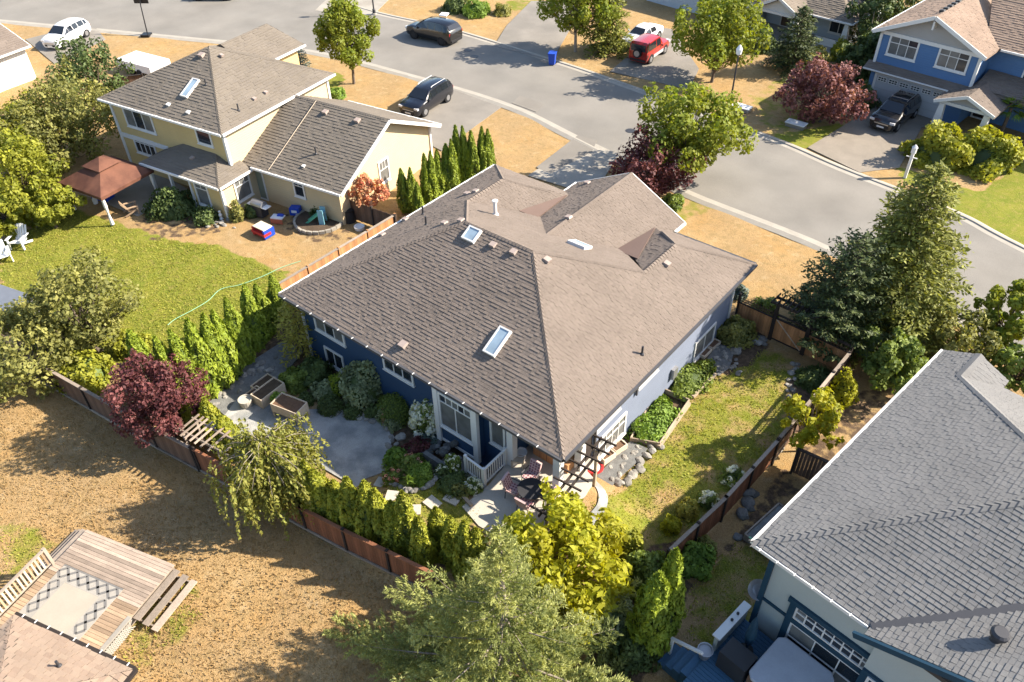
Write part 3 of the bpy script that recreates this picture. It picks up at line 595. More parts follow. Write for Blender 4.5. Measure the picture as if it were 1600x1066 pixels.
# --- yellow two-storey house
YO=at(346,211,5.2); YL=Loc(YO,9); Y=thing('house','yellow two storey house with attached gabled garage and brown roof','house',(YO[0],YO[1],0),YL.rot)
ky=.5; ez=5.2; ap=(-5.65,5.35,ez+5.35*ky); fr=[(-11.3,0,ez),(0,0,ez),(0,10.7,ez),(-11.3,10.7,ez)]
rf=roof_of(Y,[[fr[0],fr[1],ap],[fr[1],fr[2],ap],[fr[2],fr[3],ap],[fr[3],fr[0],ap]],'shingle_yellowhouse',exp=.22,wid=.34)
cp=MB()
for c in fr: caps(cp,c,ap,unit((1 if c[0]==0 else -1,0,-ky)),unit((0,1 if c[1]>1 else -1,-ky)),w=.17,step=.22)
kind(cp.build('ridge_cap','shingle_yellowhouse',rf),'stuff')
rw2=roof_of(Y,[[(-11.0,14.0,ez),(-8.3,13.2,6.55),(-8.3,8.5,6.55),(-11.0,8.5,ez)],[(-5.6,14.0,ez),(-8.3,13.2,6.55),(-8.3,8.5,6.55),(-5.6,8.5,ez)],[(-11,14,ez),(-5.6,14,ez),(-8.3,13.2,6.55)]],'shingle_yellowhouse',exp=.22,wid=.34)
one('wall','siding_yellow',Y,'box',-10.85,-.45,.45,10.25,-.1,5.02); one('wall','siding_yellow',Y,'box',-10.5,-6.0,10.25,13.5,-.1,5.02)
sw=one('wall','siding_cream',Y,'box',-.45,-.41,.46,10.24,-.1,5.0); sw['label']='yellow side wall with sunlight put into its paler cream colour'  # thin skin on the sunward wall, its sunlight painted in as a paler colour
for x,y in ((-.43,.45),(-10.85,.45),(-.43,10.25)): one('corner_board','white_paint',Y,'box',x-.09,x+.09,y-.09,y+.09,0,5.02)
gutter(Y,[(-11.3,-.06,ez),(0,-.06,ez)]); gutter(Y,[(.06,0,ez),(.06,10.7,ez)]); gutter(Y,[(-5.54,10.7,ez),(-5.54,14,ez)])
lwin(Y,YL,'y',.45,(201,197),(245,209),1.5,(0,-1,0),cols=3,transom=.22,glass=('glass_curtain','glass','glass_curtain'))
lwin(Y,YL,'y',.45,(311,224),(334,229),1.25,(0,-1,0),cols=1,transom=.3,tcols=2)
one('belt_board','white_paint',Y,'box',-10.9,-6.2,.38,.47,2.45,2.75)
lwin(Y,YL,'y',.45,(216,238),(248,247),1.05,(0,-1,0),cols=4,transom=.3)
# wrap-round bump-out
kb=.42; be=2.45
br_=roof_of(Y,[[(-6.6,-1.65,be),(.5,-1.65,be),(-1.6,.45,be+2.1*kb),(-4.5,.45,be+2.1*kb)],[(.5,-1.65,be),(.5,1.2,be),(-.45,1.2,be+.95*kb),(-.45,-.7,be+.95*kb)],[(-.45,-.7,be+.95*kb),(-.45,.45,be+.95*kb),(-1.6,.45,be+2.1*kb)],[(-6.6,-1.65,be),(-4.5,.45,be+2.1*kb),(-6.6,.45,be)]],'shingle_yellowhouse',exp=.22,wid=.34,name='porch_roof')
cp=MB(); caps(cp,(.5,-1.65,be),(-1.6,.45,be+2.1*kb),unit((1,0,-kb)),unit((0,-1,-kb))); caps(cp,(-6.6,-1.65,be),(-4.5,.45,be+2.1*kb),unit((-1,0,-kb)),unit((0,-1,-kb))); kind(cp.build('ridge_cap','shingle_yellowhouse',br_),'stuff')
one('wall','siding_yellow',Y,'box',-2.6,.16,-1.3,.44,-.1,2.3); one('wall','siding_cream',Y,'box',.16,.2,-1.3,1.64,-.1,2.3)  # sunward face again in the paler sunlit copy
for x in (-2.6,.18): one('corner_board','white_paint',Y,'box',x-.08,x+.08,-1.38,-1.22,0,2.3)
for x in (-6.3,-4.4): one('porch_post','white_paint',Y,'box',x-.08,x+.08,-1.4,-1.24,0,2.3)
gutter(Y,[(-6.6,-1.71,be),(.5,-1.71,be)]); gutter(Y,[(.56,-1.65,be),(.56,1.2,be)]); one('soffit_board','white_paint',Y,'box',-6.5,.4,-1.55,.3,be-.24,be-.2)
window(Y,(-2.15,-1.3,.55),(1,0,0),(0,-1,0),1.0,1.5,cols=1,transom=.25,tcols=2,glass='glass_curtain'); window(Y,(.2,-.2,.75),(0,1,0),(1,0,0),1.15,1.35,cols=1,transom=.3,tcols=3,glass='glass_curtain')
boxvent(br_,(-3.0,-.3,be+1.35*kb),unit((0,-kb,1)),'vent_tan',.28)
# garage wing
ge=2.6; kg=.48; gy0,gy1=1.2,12.0; gm=6.6; gz=ge+(gm-gy0)*kg
gr=roof_of(Y,[[(-.4,gy0,ge),(7.8,gy0,ge),(7.8,gm,gz),(-.4,gm,gz)],[(-.4,gy1,ge),(7.8,gy1,ge),(7.8,gm,gz),(-.4,gm,gz)]],'shingle_yellowhouse',exp=.22,wid=.34,name='garage_roof')
cp=MB(); caps(cp,(-.4,gm,gz),(7.8,gm,gz),unit((0,-1,-kg)),unit((0,1,-kg))); kind(cp.build('ridge_cap','shingle_yellowhouse',gr),'stuff')
one('cable','wood_pale',gr,'tube',[(1.9,gy0+.1,ge+.09),(1.95,gm-.1,gz+.07)],.025,5)
one('wall','siding_cream',Y,'prism',[(-.4,1.65),(7.2,1.65),(7.2,11.5),(-.4,11.5)],-.1,2.55)
gb=MB(); gb.solid([(7.2,1.65,2.55),(7.2,11.5,2.55),(7.2,gm,gz-.28),(7.0,1.65,2.55),(7.0,11.5,2.55),(7.0,gm,gz-.28)],[(0,1,2),(5,4,3),(0,2,5,3),(1,4,5,2)]); gb.build('gable','siding_cream',Y)
for a,c in (((7.82,gy0,ge-.1),(7.82,gm,gz-.1)),((7.82,gy1,ge-.1),(7.82,gm,gz-.1))): one('rake_board','white_paint',Y,'bar',a,c,.05,.22)
gutter(Y,[(.5,gy0-.06,ge),(7.8,gy0-.06,ge)]); gutter(Y,[(7.8,gy1+.06,ge),(-.4,gy1+.06,ge)])
one('corner_board','white_paint',Y,'box',7.12,7.3,11.35,11.52,0,2.6)
dr=YL.Y(417,308,1.65); window(Y,(dr[0]-.8,1.65,.08),(1,0,0),(0,-1,0),.85,1.98,cols=1,glass='door_green',name='door',tw=.09,sill=False)
lwin(Y,YL,'y',1.65,(462,305),(479,311),1.15,(0,-1,0),cols=1,transom=.4,tcols=2)
window(Y,(7.2,5.7,1.0),(0,1,0),(1,0,0),.85,1.4,cols=1,transom=.4,tcols=3,glass='glass_curtain')
for p,nv in (((509,176),0),((559,189),0)): boxvent(gr,YL.hit(*p,(0,-kg,1),ge-kg*gy0),unit((0,-kg,1)),s=.36)
pipe(gr,YL.hit(494,241,(0,-kg,1),ge-kg*gy0),.5,.05); boxvent(gr,YL.hit(475,260,(0,-kg,1),ge-kg*gy0),unit((0,-kg,1)),'white_paint',.22)
onyr=lambda px,py:YL.hit(px,py,(0,-ky,1),ez); onyx=lambda px,py:YL.hit(px,py,(ky,0,1),ez)
skylight(rf,onyr(298,139),np.array([1.,0,0]),unit((0,1,ky)),unit((0,-ky,1)),.6,1.5)
for p in ((316,87),): boxvent(rf,onyr(*p),unit((0,-ky,1)),'vent_tan',.4)
for p in ((264,164),(295,176)): boxvent(rf,onyr(*p),unit((0,-ky,1)),'white_paint',.26)
for p in ((346,87),(397,155),(415,145)): boxvent(rf,onyx(*p),unit((ky,0,1)),'vent_tan',.26)
pipe(rf,onyr(322,133),.4,.05); pipe(rf,onyx(373,173),.45,.05)
# --- grey-roofed house
GO=at(1177,848,5.5); GL=Loc(GO,-8); A=thing('house','sage green house with blue trim and pale grey shingled roof beside the long fence','house',(GO[0],GO[1],0),GL.rot)
kq=.43; ze=5.5; YE=12.86; AX=YE/2; az=ze+kq*AX
gx=4.0; ga=5.2
camL=GL.l(CAM); SING=[]; 
vis=lambda pc:(lambda q:1390<q[0]<1605 and 800<q[1]<1072)(proj(GL.w(pc)))
ap1=(AX,AX,az); far=18.
def grz(x,y):
    m=min(ze+kq*x,ze+kq*y,ze+kq*(YE-y))
    w2=min(ze+kq*(x-gx),ze+kq*(gx+2*ga-x)) if y<AX+1 else -9
    f2=min(ze+kq*x,ze+kq*(2.54-x)) if y>10 else -9
    return max(m,w2,f2)
gf=[[(0,0,ze),(0,YE,ze),ap1],[(0,0,ze),(far,0,ze),(far,AX,az),ap1],[(0,YE,ze),ap1,(far,AX,az),(far,YE,ze)],
    [(0,YE,ze),(0,13.4,ze),(1.27,13.4,ze+kq*1.27),(1.27,11.6,ze+kq*1.27)],[(1.27,13.4,ze+kq*1.27),(2.54,13.4,ze),(2.54,12.8,ze),(1.27,11.6,ze+kq*1.27)],
    [(gx,-.35,ze),(gx+ga,-.35,ze+kq*ga),(gx+ga,ga,ze+kq*ga),(gx,.2,ze)],[(gx+2*ga,-.35,ze),(gx+ga,-.35,ze+kq*ga),(gx+ga,ga,ze+kq*ga),(gx+2*ga,.2,ze)]]
ra=roof_of(A,gf,'shingle_grey',grz,exp=.16,wid=.22,singles=SING,pick=vis,lift=.014,gap=.006,under='underlay')
SING.sort(key=lambda q:np.linalg.norm(GL.w(q[0])-CAM))
rest=MB()
for i,(pc,mb) in enumerate(SING):
    if i<290: mb.build('shingle','shingle_grey',ra)
    else:
        for f_,r_ in zip(mb.f,mb.r): rest.face([mb.v[j] for j in f_],0,r_)
kind(rest.build('shingles','shingle_grey',ra),'stuff')
cs=[]; caps(None,(0,0,ze),ap1,unit((-1,0,-kq)),unit((0,-1,-kq)),w=.2,step=.25,single=cs)
caps(None,(gx+ga,-.3,ze+kq*ga),(gx+ga,ga,ze+kq*ga),unit((-1,0,-kq)),unit((1,0,-kq)),w=.2,step=.25,single=cs)
for p,mb in cs: mb.build('ridge_shingle','shingle_grey',ra)
cp=MB(); caps(cp,(1.27,11.6,ze+kq*1.27),ap1,unit((-1,0,-kq)),unit((0,1,-kq)),w=.2,step=.25); caps(cp,(1.27,13.4,ze+kq*1.27),(1.27,11.6,ze+kq*1.27),unit((-1,0,-kq)),unit((1,0,-kq)),w=.2,step=.25); kind(cp.build('ridge_cap','shingle_grey',ra),'stuff')
one('valley_flashing','valley_metal',ra,'obox',np.array([gx,0,ze+.02])-unit((1,-1,0))*.13,unit((1,1,kq)),unit((1,-1,0)),np.array([0,0,1.]),ga*1.45,.26,.03)
vp=np.array(GL.hit(1556,1000,(-kq,0,1),ze-kq*gx)); b=MB(); b.lathe([(.16,-.05),(.15,.05),(.12,.22),(.24,.24),(.25,.36),(.18,.42)],vp,14); b.build('roof_fan','metal_dark',ra)
gutter(A,[(-.05,YE+.5,ze),(-.05,0,ze)],w=.10); gutter(A,[(0,-.04,ze-.02),(gx-.05,-.04,ze-.02)],w=.05,brk=.62)
one('rake_board','blue_trim',A,'bar',(gx-.25,-.42,ze-.22),(gx+ga,-.42,ze+kq*ga-.1),.1,.22)
one('wall','siding_sage',A,'prism',[(.6,.6),(far,.6),(far,YE-.6),(.6,YE-.6)],-.1,5.35)
gb=MB(); gb.solid([(gx+.3,.3,3),(gx+2*ga-.3,.3,3),(gx+2*ga-.3,.3,ze-.2),(gx+ga,.3,ze+kq*ga-.35),(gx+.3,.3,ze-.2)]+[(gx+.3,.62,3),(gx+2*ga-.3,.62,3),(gx+2*ga-.3,.62,ze-.2),(gx+ga,.62,ze+kq*ga-.35),(gx+.3,.62,ze-.2)],[(0,1,2,3,4),(9,8,7,6,5),(0,4,9,5),(1,6,7,2),(0,5,6,1),(4,3,8,9)])
gb.build('gable','siding_sage',A)
one('corner_board','blue_trim',A,'box',.48,.66,.5,.75,0,5.36)
def gwin(bl,br,h,**kw): return lwin(A,GL,'y',.6,bl,br,h,(0,-1,0),trim='white_paint',**kw)
p0=GL.Y(1219,1008,.6); p1=GL.Y(1352,1076,.6); wx,wz,ww=p0[0]+.05,p0[2],2.75
tr=MB()
for (x0,x1,z0,z1) in ((wx-.22,wx,wz-.2,wz+2.62),(wx+ww,wx+ww+.22,wz-.2,wz+2.62),(wx-.32,wx+ww+.32,wz+2.62,wz+2.84),(wx-.3,wx+ww+.3,wz-.38,wz-.2)): tr.box(x0,x1,.50,.62,z0,z1)
tr.build('window_trim','blue_trim',A); one('window_mullion','blue_trim',A,'box',wx,wx+ww,.52,.61,wz+1.68,wz+1.92)
window(A,(wx+.06,.6,wz-.1),(1,0,0),(0,-1,0),ww-.12,1.7,cols=3,transom=.42,tcols=3,tw=.07,sill=False,glass=('glass','glass','glass_curtain','glass_curtain','glass','glass'))
window(A,(wx+.06,.6,wz+2.0),(1,0,0),(0,-1,0),ww-.12,.55,cols=8,transom=.42,tw=.07,sill=False,glass=('glass_curtain','glass','glass','glass','glass','glass','glass','glass_curtain'))
one('belt_board','blue_trim',A,'box',.66,wx-.22,.54,.61,wz+1.7,wz+1.82); one('belt_board','blue_trim',A,'box',wx+ww+.22,far,.24,.61,wz+1.7,wz+1.82)
q=GL.Y(1349,1062,.3); one('window_trim','blue_trim',A,'box',q[0]-.15,q[0]+2.2,.2,.31,q[2]-2.0,q[2]+.6); window(A,(q[0]+.15,.22,q[2]-1.6),(1,0,0),(0,-1,0),1.5,2.0,cols=3,transom=.4,tw=.08,glass='glass_curtain')
# blue deck with parapet, stair, hot tub
D=thing('deck','blue painted deck with white capped parapet at the sage house','deck',(GO[0],GO[1],0),GL.rot)
dz=.85
for i in range(36): one('plank','blue_deck',D,'box',.25,9.,.45-.14*(i+1),.45-.14*i-.012,dz-.04,dz)
one('frame','blue_deck',D,'box',.3,9.,-4.5,.4,dz-.3,dz-.05)
pw=MB(); pw.box(.2,.34,-1.35,.5,.1,dz+.85); pw.build('parapet','siding_sage',D); one('parapet_cap','white_paint',D,'box',.12,.42,-1.4,.45,dz+.85,dz+.92)
for y in (-.5,-.15): one('cap_fitting','dark_paint',D,'lathe',[(.05,0),(.05,.07),(.02,.09)],(.27,y,dz+.92),10)
for i in range(4): one('step','blue_deck',D,'box',-.95+.3*i,-.62+.3*i,-2.75,-1.75,.0,.2+.2*i)
rl=MB(); rl.bar((-.9,-2.2,1.15),(.3,-2.2,1.75),.1,.09); rl.bar((-.85,-2.2,.2),(-.85,-2.2,1.15),.09); rl.build('handrail','white_paint',D)
tb=thing('hot_tub','hot tub under a pale grey padded cover on the blue deck','hot tub',tuple(GL.w((2.75,-.72,dz))),GL.rot)
one('tub_shell','wood_brown',tb,'box',-1.0,1.0,-.95,.95,0,.78); cv=MB(); cv.prism([(-1.05,-.85),(-.85,-1.05),(.85,-1.05),(1.05,-.85),(1.05,.85),(.85,1.05),(-.85,1.05),(-1.05,.85)],.78,.92); c_=cv.build('cover','cloth_grey',tb); bv=c_.modifiers.new('b','BEVEL'); bv.width=.05; bv.segments=3
um=thing('patio_umbrella','closed dark navy patio umbrella standing on the blue deck','umbrella',tuple(GL.w((1.05,-.55,dz)))); b=MB(); b.lathe([(.05,0),(.05,.5),(.13,.55),(.19,1.1),(.13,1.7),(.06,2.0),(.015,2.15)],(0,0,0),9); b.build('canopy','blue_trim',um); one('base','dark_paint',um,'lathe',[(.26,0),(.26,.06),(.06,.12)],(0,0,0),14)
bb=thing('barbecue','black covered barbecue on the blue deck by the sage wall','barbecue',tuple(GL.w((1.15,-1.35,dz))),GL.rot); one('cover','dark_paint',bb,'prism',[(-.5,-.4),(.5,-.4),(.5,.35),(-.5,.35)],0,.95)
pl=thing('flower_pot','grey pot of dark plants at the end of the deck parapet','pot',tuple(GL.w((.18,-1.75,dz)))); b=MB(); b.lathe([(.18,0),(.26,.4),(.28,.42),(.24,.42),(.22,.36)],(0,0,0),14); b.build('pot','metal_grey',pl)
# --- blue two-storey house across the street
BO=at(1364,47,5.4); BL=Loc(BO,-6); B=thing('house','bright blue two storey house with grey gable and double garage','house',(BO[0],BO[1],0),BL.rot)
kb2=.46; W8=8.25; pk=5.4+kb2*W8/2
rb=roof_of(B,[[(0,0,5.4),(W8/2,0,pk),(W8/2,13,pk),(0,13,5.4)],[(W8,0,5.4),(W8/2,0,pk),(W8/2,13,pk),(W8,13,5.4)],
  [(7.4,2.4,5.4),(20,2.4,5.4),(20,9,8.5),(W8/2+.3,9,8.5)]],'shingle_pink',lambda x,y:max(min(5.4+kb2*x,5.4+kb2*(W8-x)) if y<13 else 0,5.4+.47*(y-2.4) if x>4.4 and y<9 else 0),exp=.22,wid=.34)
for s in (0,W8): one('rake_board','white_paint',B,'bar',(s,-.03,5.32),(W8/2,-.03,pk-.08),.06,.26)
gutter(B,[(-.06,0,5.4),(-.06,13,5.4)]); gutter(B,[(8.4,2.34,5.4),(20,2.34,5.4)])
one('wall','siding_blue',B,'prism',[(.5,.7),(7.75,.7),(7.75,12.5),(.5,12.5)],2.6,5.3)
one('wall','siding_blue',B,'prism',[(7.75,3.0),(19,3.0),(19,12),(7.75,12)],-.1,5.3)
gb=MB(); gb.solid([(.5,.68,5.3),(7.75,.68,5.3),(W8/2,.68,pk-.3),(.5,.72,5.3),(7.75,.72,5.3),(W8/2,.72,pk-.3)],[(0,1,2),(5,4,3),(0,2,5,3),(1,4,5,2)]); gb.build('gable','gable_grey',B)
one('belt_board','white_paint',B,'box',.4,7.85,.6,.7,5.1,5.36)
for x in (.5,7.75): one('corner_board','white_paint',B,'box',x-.1,x+.1,.6,.8,2.7,5.2)
one('bracket','white_paint',B,'box',W8/2-.06,W8/2+.06,.05,.7,pk-.95,pk-.35)
lwin(B,BL,'y',.7,(1384,85),(1429,95),1.35,(0,-1,0),cols=3,transom=.38,tw=.13,glass=('glass_curtain','glass_curtain','glass_curtain','glass_curtain','glass_curtain','glass'))
lwin(B,BL,'y',.7,(1460,104),(1508,115),1.35,(0,-1,0),cols=3,transom=.38,tw=.13,glass=('glass_curtain','glass_curtain','glass'))
one('wall','siding_blue',B,'prism',[(.5,.62),(7.75,.62),(7.75,2.9),(.5,2.9)],-.1,2.6)
pr_=roof_of(B,[[(.05,.0,2.62),(8.0,.0,2.62),(8.0,.72,2.98),(.05,.72,2.98)]],'shingle_brown',exp=.22,wid=.34,name='pent_roof'); gutter(B,[(.05,-.06,2.62),(6.6,-.06,2.62)],w=.08,h=.1)
ddo=one('garage_door','garage_door',B,'box',1.05,6.35,.55,.62,.03,2.2)
for x in (1.0,6.35): one('door_trim','white_paint',B,'box',x-.12,x+.05,.52,.62,.0,2.3)
one('door_trim','white_paint',B,'box',.9,6.5,.51,.62,2.2,2.34)
for i in range(6): window(ddo,(1.22+.86*i,.55,1.72),(1,0,0),(0,-1,0),.62,.28,cols=3,transom=.5,tw=.04,sill=False)
for i in range(1,4): one('panel_line','grey_paint',ddo,'box',1.06,6.34,.542,.552,.03+.54*i-.008,.03+.54*i+.008)
# porch gable
pz=2.45; roof_of(B,[[(6.4,-1.9,pz),(8.5,-1.9,pz+.85),(8.5,3.2,pz+.85),(6.4,3.2,pz)],[(10.6,-1.9,pz),(8.5,-1.9,pz+.85),(8.5,3.2,pz+.85),(10.6,3.2,pz)],[(8.,.7,pz+.6),(19,.7,pz),(19,3,pz+1.0),(8,3,pz+1.0)]],'shingle_brown',exp=.22,wid=.34,name='porch_roof')
for s in (6.4,10.6): one('rake_board','white_paint',B,'bar',(s,-1.93,pz-.07),(8.5,-1.93,pz+.78),.06,.22)
gb=MB(); gb.face([(6.8,-1.5,pz),(10.2,-1.5,pz),(8.5,-1.5,pz+.7)]); gb.build('gable','gable_grey',B); one('porch_beam','white_paint',B,'box',6.7,10.3,-1.6,-1.4,pz-.22,pz)
for x in (6.95,10.05): b=MB(); b.solid([(x-.32,-1.8,0),(x+.32,-1.8,0),(x+.32,-1.2,0),(x-.32,-1.2,0),(x-.17,-1.65,2.25),(x+.17,-1.65,2.25),(x+.17,-1.35,2.25),(x-.17,-1.35,2.25)],[(3,2,1,0),(4,5,6,7),(0,1,5,4),(1,2,6,5),(2,3,7,6),(3,0,4,7)]); b.build('column','white_paint',B)
lwin(B,BL,'y',3.0,(1594,125),(1608,129),1.4,(0,-1,0),cols=2,transom=.3)
window(B,(8.0,3.0,.1),(1,0,0),(0,-1,0),.95,2.0,cols=1,name='door',glass='wood_dark',sill=False)
for i in range(5): boxvent(rb,(W8/2-.15,1.5+.7*i,pk+.02-.07),unit((-kb2,0,1)),'dark_paint',.34)
# --- house with tapered porch columns at the top edge
TO=at(1332,38,2.7); TL=Loc(TO,-5); T=thing('house','house with tapered white porch columns and brown roof behind the dark conifer','house',(TO[0],TO[1],0),TL.rot)
kt=.5
rt=roof_of(T,[[(-22,0,2.7),(0,0,2.7),(-6,6,5.7),(-16,6,5.7)],[(0,0,2.7),(0,12,2.7),(-6,6,5.7)],[(-8.8,-1.6,2.7),(-6.4,-1.6,4.0),(-6.4,4,4.0),(-8.8,4,2.7)],[(-4.0,-1.6,2.7),(-6.4,-1.6,4.0),(-6.4,4,4.0),(-4.0,4,2.7)]],'shingle_tan',lambda x,y:max(min(2.7+kt*y,2.7-kt*x),min(2.7+.54*(x+8.8),2.7+.54*(-4-x)) if y<4 else 0),exp=.22,wid=.34)
for s in (-8.8,-4.0): one('rake_board','white_paint',T,'bar',(s,-1.63,2.62),(-6.4,-1.63,3.92),.06,.22)
one('porch_beam','white_paint',T,'box',-8.5,-4.3,-1.3,-1.1,2.4,2.62); gutter(T,[(-4,-.06,2.7),(0,-.06,2.7)]); gutter(T,[(.06,0,2.7),(.06,12,2.7)])
one('wall','siding_paleblue',T,'prism',[(-22,.6),(-9.2,.6),(-9.2,2.2),(-.8,2.2),(-.8,11),(-22,11)],-.1,2.65); gb=MB(); gb.face([(-8.4,-1.2,2.62),(-4.4,-1.2,2.62),(-6.4,-1.2,3.7)]); gb.build('gable','siding_white',T)
one('porch_floor','concrete',T,'box',-9.0,-.3,-1.5,2.2,-.1,.3); one('porch_wall','siding_white',T,'box',-3.2,-.4,.2,.3,.3,.95)
for x,y in ((-8.3,-1.2),(-4.5,-1.2),(-.55,.35)): b=MB(); b.solid([(x-.36,y-.3,0),(x+.36,y-.3,0),(x+.36,y+.3,0),(x-.36,y+.3,0),(x-.18,y-.15,2.45),(x+.18,y-.15,2.45),(x+.18,y+.15,2.45),(x-.18,y+.15,2.45)],[(3,2,1,0),(4,5,6,7),(0,1,5,4),(1,2,6,5),(2,3,7,6),(3,0,4,7)]); b.build('column','white_paint',T)
window(T,(-7.6,2.2,.35),(1,0,0),(0,-1,0),.95,2.0,cols=1,name='door',glass='wood_brown',sill=False); window(T,(-5.9,2.2,.9),(1,0,0),(0,-1,0),1.6,1.2,cols=2); window(T,(-2.8,2.2,.9),(1,0,0),(0,-1,0),1.6,1.2,cols=2)
# --- white garage at the far left
WO=at(47,71,2.8); WL=Loc(WO,9); Wh=thing('garage','white walled garage with dark roof among bushes at the street bend','garage',(WO[0],WO[1],0),WL.rot)
roof_of(Wh,[[(0,0,2.8),(0,-9,2.8),(-4.5,-9,4.6),(-4.5,0,4.6)],[(-9,0,2.8),(-9,-9,2.8),(-4.5,-9,4.6),(-4.5,0,4.6)]],'shingle_brown',exp=.25,wid=.4)
one('wall','siding_white',Wh,'prism',[(-.5,-.3),(-.5,-8.7),(-8.5,-8.7),(-8.5,-.3)],-.1,2.7); gutter(Wh,[(.06,-9,2.8),(.06,0,2.8)],w=.18)
gb=MB(); gb.face([(-.5,-.3,2.7),(-8.5,-.3,2.7),(-4.5,-.3,4.4)]); gb.face([(-.5,-8.7,2.7),(-8.5,-8.7,2.7),(-4.5,-8.7,4.4)]); gb.build('gable','siding_white',Wh); one('rake_board','white_paint',Wh,'bar',(0,.02,2.72),(-4.5,.02,4.5),.06,.2)
# --- house corner with pinkish roof at the lower left, and its deck
LO=at(208,1047,3.0); LL=Loc(LO,16.5); Lh=thing('house','house with faded pinkish tan shingle roof beside the weathered deck','house',(LO[0],LO[1],0),LL.rot)
kl=.35; SL=[]
rl_=roof_of(Lh,[[(-5.1,0,3.0),(0,0,3.0),(-2.55,-2.55,3.0+2.55*kl)],[(0,0,3.0),(0,-5.1,3.0),(-2.55,-2.55,3+2.55*kl)],[(-5.1,0,3.),(-2.55,-2.55,3+2.55*kl),(-2.55,-9,3+2.55*kl),(-5.1,-9,3)],[(0,-5.1,3.),(-2.55,-2.55,3+2.55*kl),(-2.55,-9,3+2.55*kl),(0,-9,3)]],'shingle_worn',exp=.17,wid=.30,lift=.025,gap=.009,under='underlay',singles=SL,pick=lambda pc:(lambda q:-5<q[0]<215 and q[1]<1075)(proj(LL.w(pc))))
SL.sort(key=lambda q:-proj(LL.w(q[0]))[1]); rest=MB()
for i,(pc,mb) in enumerate(SL):
    if i<290: mb.build('shingle','shingle_worn',rl_)
    else:
        for f_,r_ in zip(mb.f,mb.r): rest.face([mb.v[j] for j in f_],0,r_)
if rest.f: kind(rest.build('shingles','shingle_worn',rl_),'stuff')
gutter(Lh,[(0,.06,3.0),(-5.1,.06,3.0)],'wood_dark',w=.13,brk=.56); gutter(Lh,[(.06,-9,3.),(.06,.06,3.)],'wood_dark')
one('wall','siding_yellow',Lh,'prism',[(-4.7,-.45),(-.45,-.45),(-.45,-9),(-4.7,-9)],-.1,2.9)
pipe(rl_,LL.hit(93,1041,(0,kl,1),3.0),.3,.045)
# ---------------------------------------------------------------- vegetation
def nrm(a): return a/(np.linalg.norm(a,axis=-1,keepdims=True)+1e-9)
def leaves(P,Nn,size,asp=1.5,up=None,cup=.0):
    n=len(P); t=NP.normal(size=(n,3)) if up is None else up+NP.normal(size=(n,3))*.35
    Nn=nrm(Nn); t=nrm(t-Nn*(t*Nn).sum(-1,keepdims=True)); b_=np.cross(Nn,t); s=size[:,None]
    return np.stack([P-t*s*asp*.5,P+b_*s*.5,P+t*s*asp*.5,P-b_*s*.5],1)
def shell(c,R,n,inner=.55):
    d=nrm(NP.normal(size=(n,3))); rr=inner+(1-inner)*NP.random(n)**.6; return np.asarray(c)+d*rr[:,None]*np.asarray(R),d
def crown(clumps,n,ls,name,mat,asp=1.5,upb=.35,jit=.7):
    A=np.array([r[0]*r[2] for _,r in clumps]); k=np.maximum(8,(n*A/A.sum()).astype(int)); Ps=[];Ns=[];Rn=[]
    for (c,r),m in zip(clumps,k):
        p,d=shell(c,r,m); Ps.append(p); Ns.append(d+NP.normal(size=(m,3))*jit+np.array([0,0,upb])); Rn.append(np.clip(NP.random()*.5+NP.random(m)*.5+.12*d[:,2],0,1))
    P=np.concatenate(Ps); return quads_mesh(name,leaves(P,np.concatenate(Ns),ls*NP.uniform(.45,1.5,len(P)),asp),np.concatenate(Rn),mat)
def limb(b,a,c,r0,r1,seg=4,wob=.08):
    a,c=np.asarray(a,float),np.asarray(c,float); L=np.linalg.norm(c-a); pts=[a+(c-a)*i/seg+(NP.normal(size=3)*wob*L*.35 if 0<i<seg else 0)+np.array([0,0,-.06*L*math.sin(math.pi*i/seg)]) for i in range(seg+1)]
    b.tube(pts,[r0+(r1-r0)*i/seg for i in range(seg+1)],6)
def tree(name,label,loc,H,r,h0,mat,n=6000,ls=.17,nc=24,tr=.13,bark='bark',top=1.0,group=None,cat='tree',asp=1.5,fork=False,spread=1.08,cr=.31):
    T=thing(name,label,cat,loc,0,group); b=MB(); zc=(H+h0)/2; hz=(H-h0)/2; cl=[]; nc=int(nc*2.0)
    fk=h0*.75 if not fork else h0*.35
    lean=NP.normal(size=2)*.03*H; topp=np.array([lean[0],lean[1],h0+.55*(H-h0)])
    b.tube([(0,0,-.15),(0,0,0),(lean[0]*.4,lean[1]*.4,fk),tuple(topp)],[tr*1.5,tr*1.15,tr*.9,tr*.3],8)
    for i in range(nc):
        ph=i*2.399+NP.random()*.6; u=(i+.5)/nc; zz=-1+2*u; rad=math.sqrt(max(0,1-zz*zz*.92)); 
        prof=rad*(1 if zz<0 else (1-(1-top)*zz)); q=.30+.74*NP.random()**.7
        c=np.array([math.cos(ph)*r*prof*q*spread,math.sin(ph)*r*prof*q*spread,zc+zz*hz*.80])
        s=r*cr*.72*NP.uniform(.65,1.35); c+=NP.normal(size=3)*r*.07; cl.append((c,(s,s,s*NP.uniform(.8,1.5))))
        st=np.array([lean[0]*.6,lean[1]*.6,fk+(c[2]-fk)*NP.uniform(.05,.45)]) if c[2]>fk else np.array([0,0,fk*.9])
        limb(b,st,c,tr*.42,tr*.08)
    for i in range(nc):     # stray sprigs beyond the outline
        c,s=cl[NP.integers(len(cl))]; d=nrm(NP.normal(size=3)+np.array([0,0,.5])); cl.append((c+d*s[0]*1.25,(s[0]*.4,s[0]*.4,s[0]*.6)))
    b.build('trunk',bark,T,smooth=True); obj('crown',crown(cl,int(n*1.25),ls*.85,'crown',mat,asp),T); return T
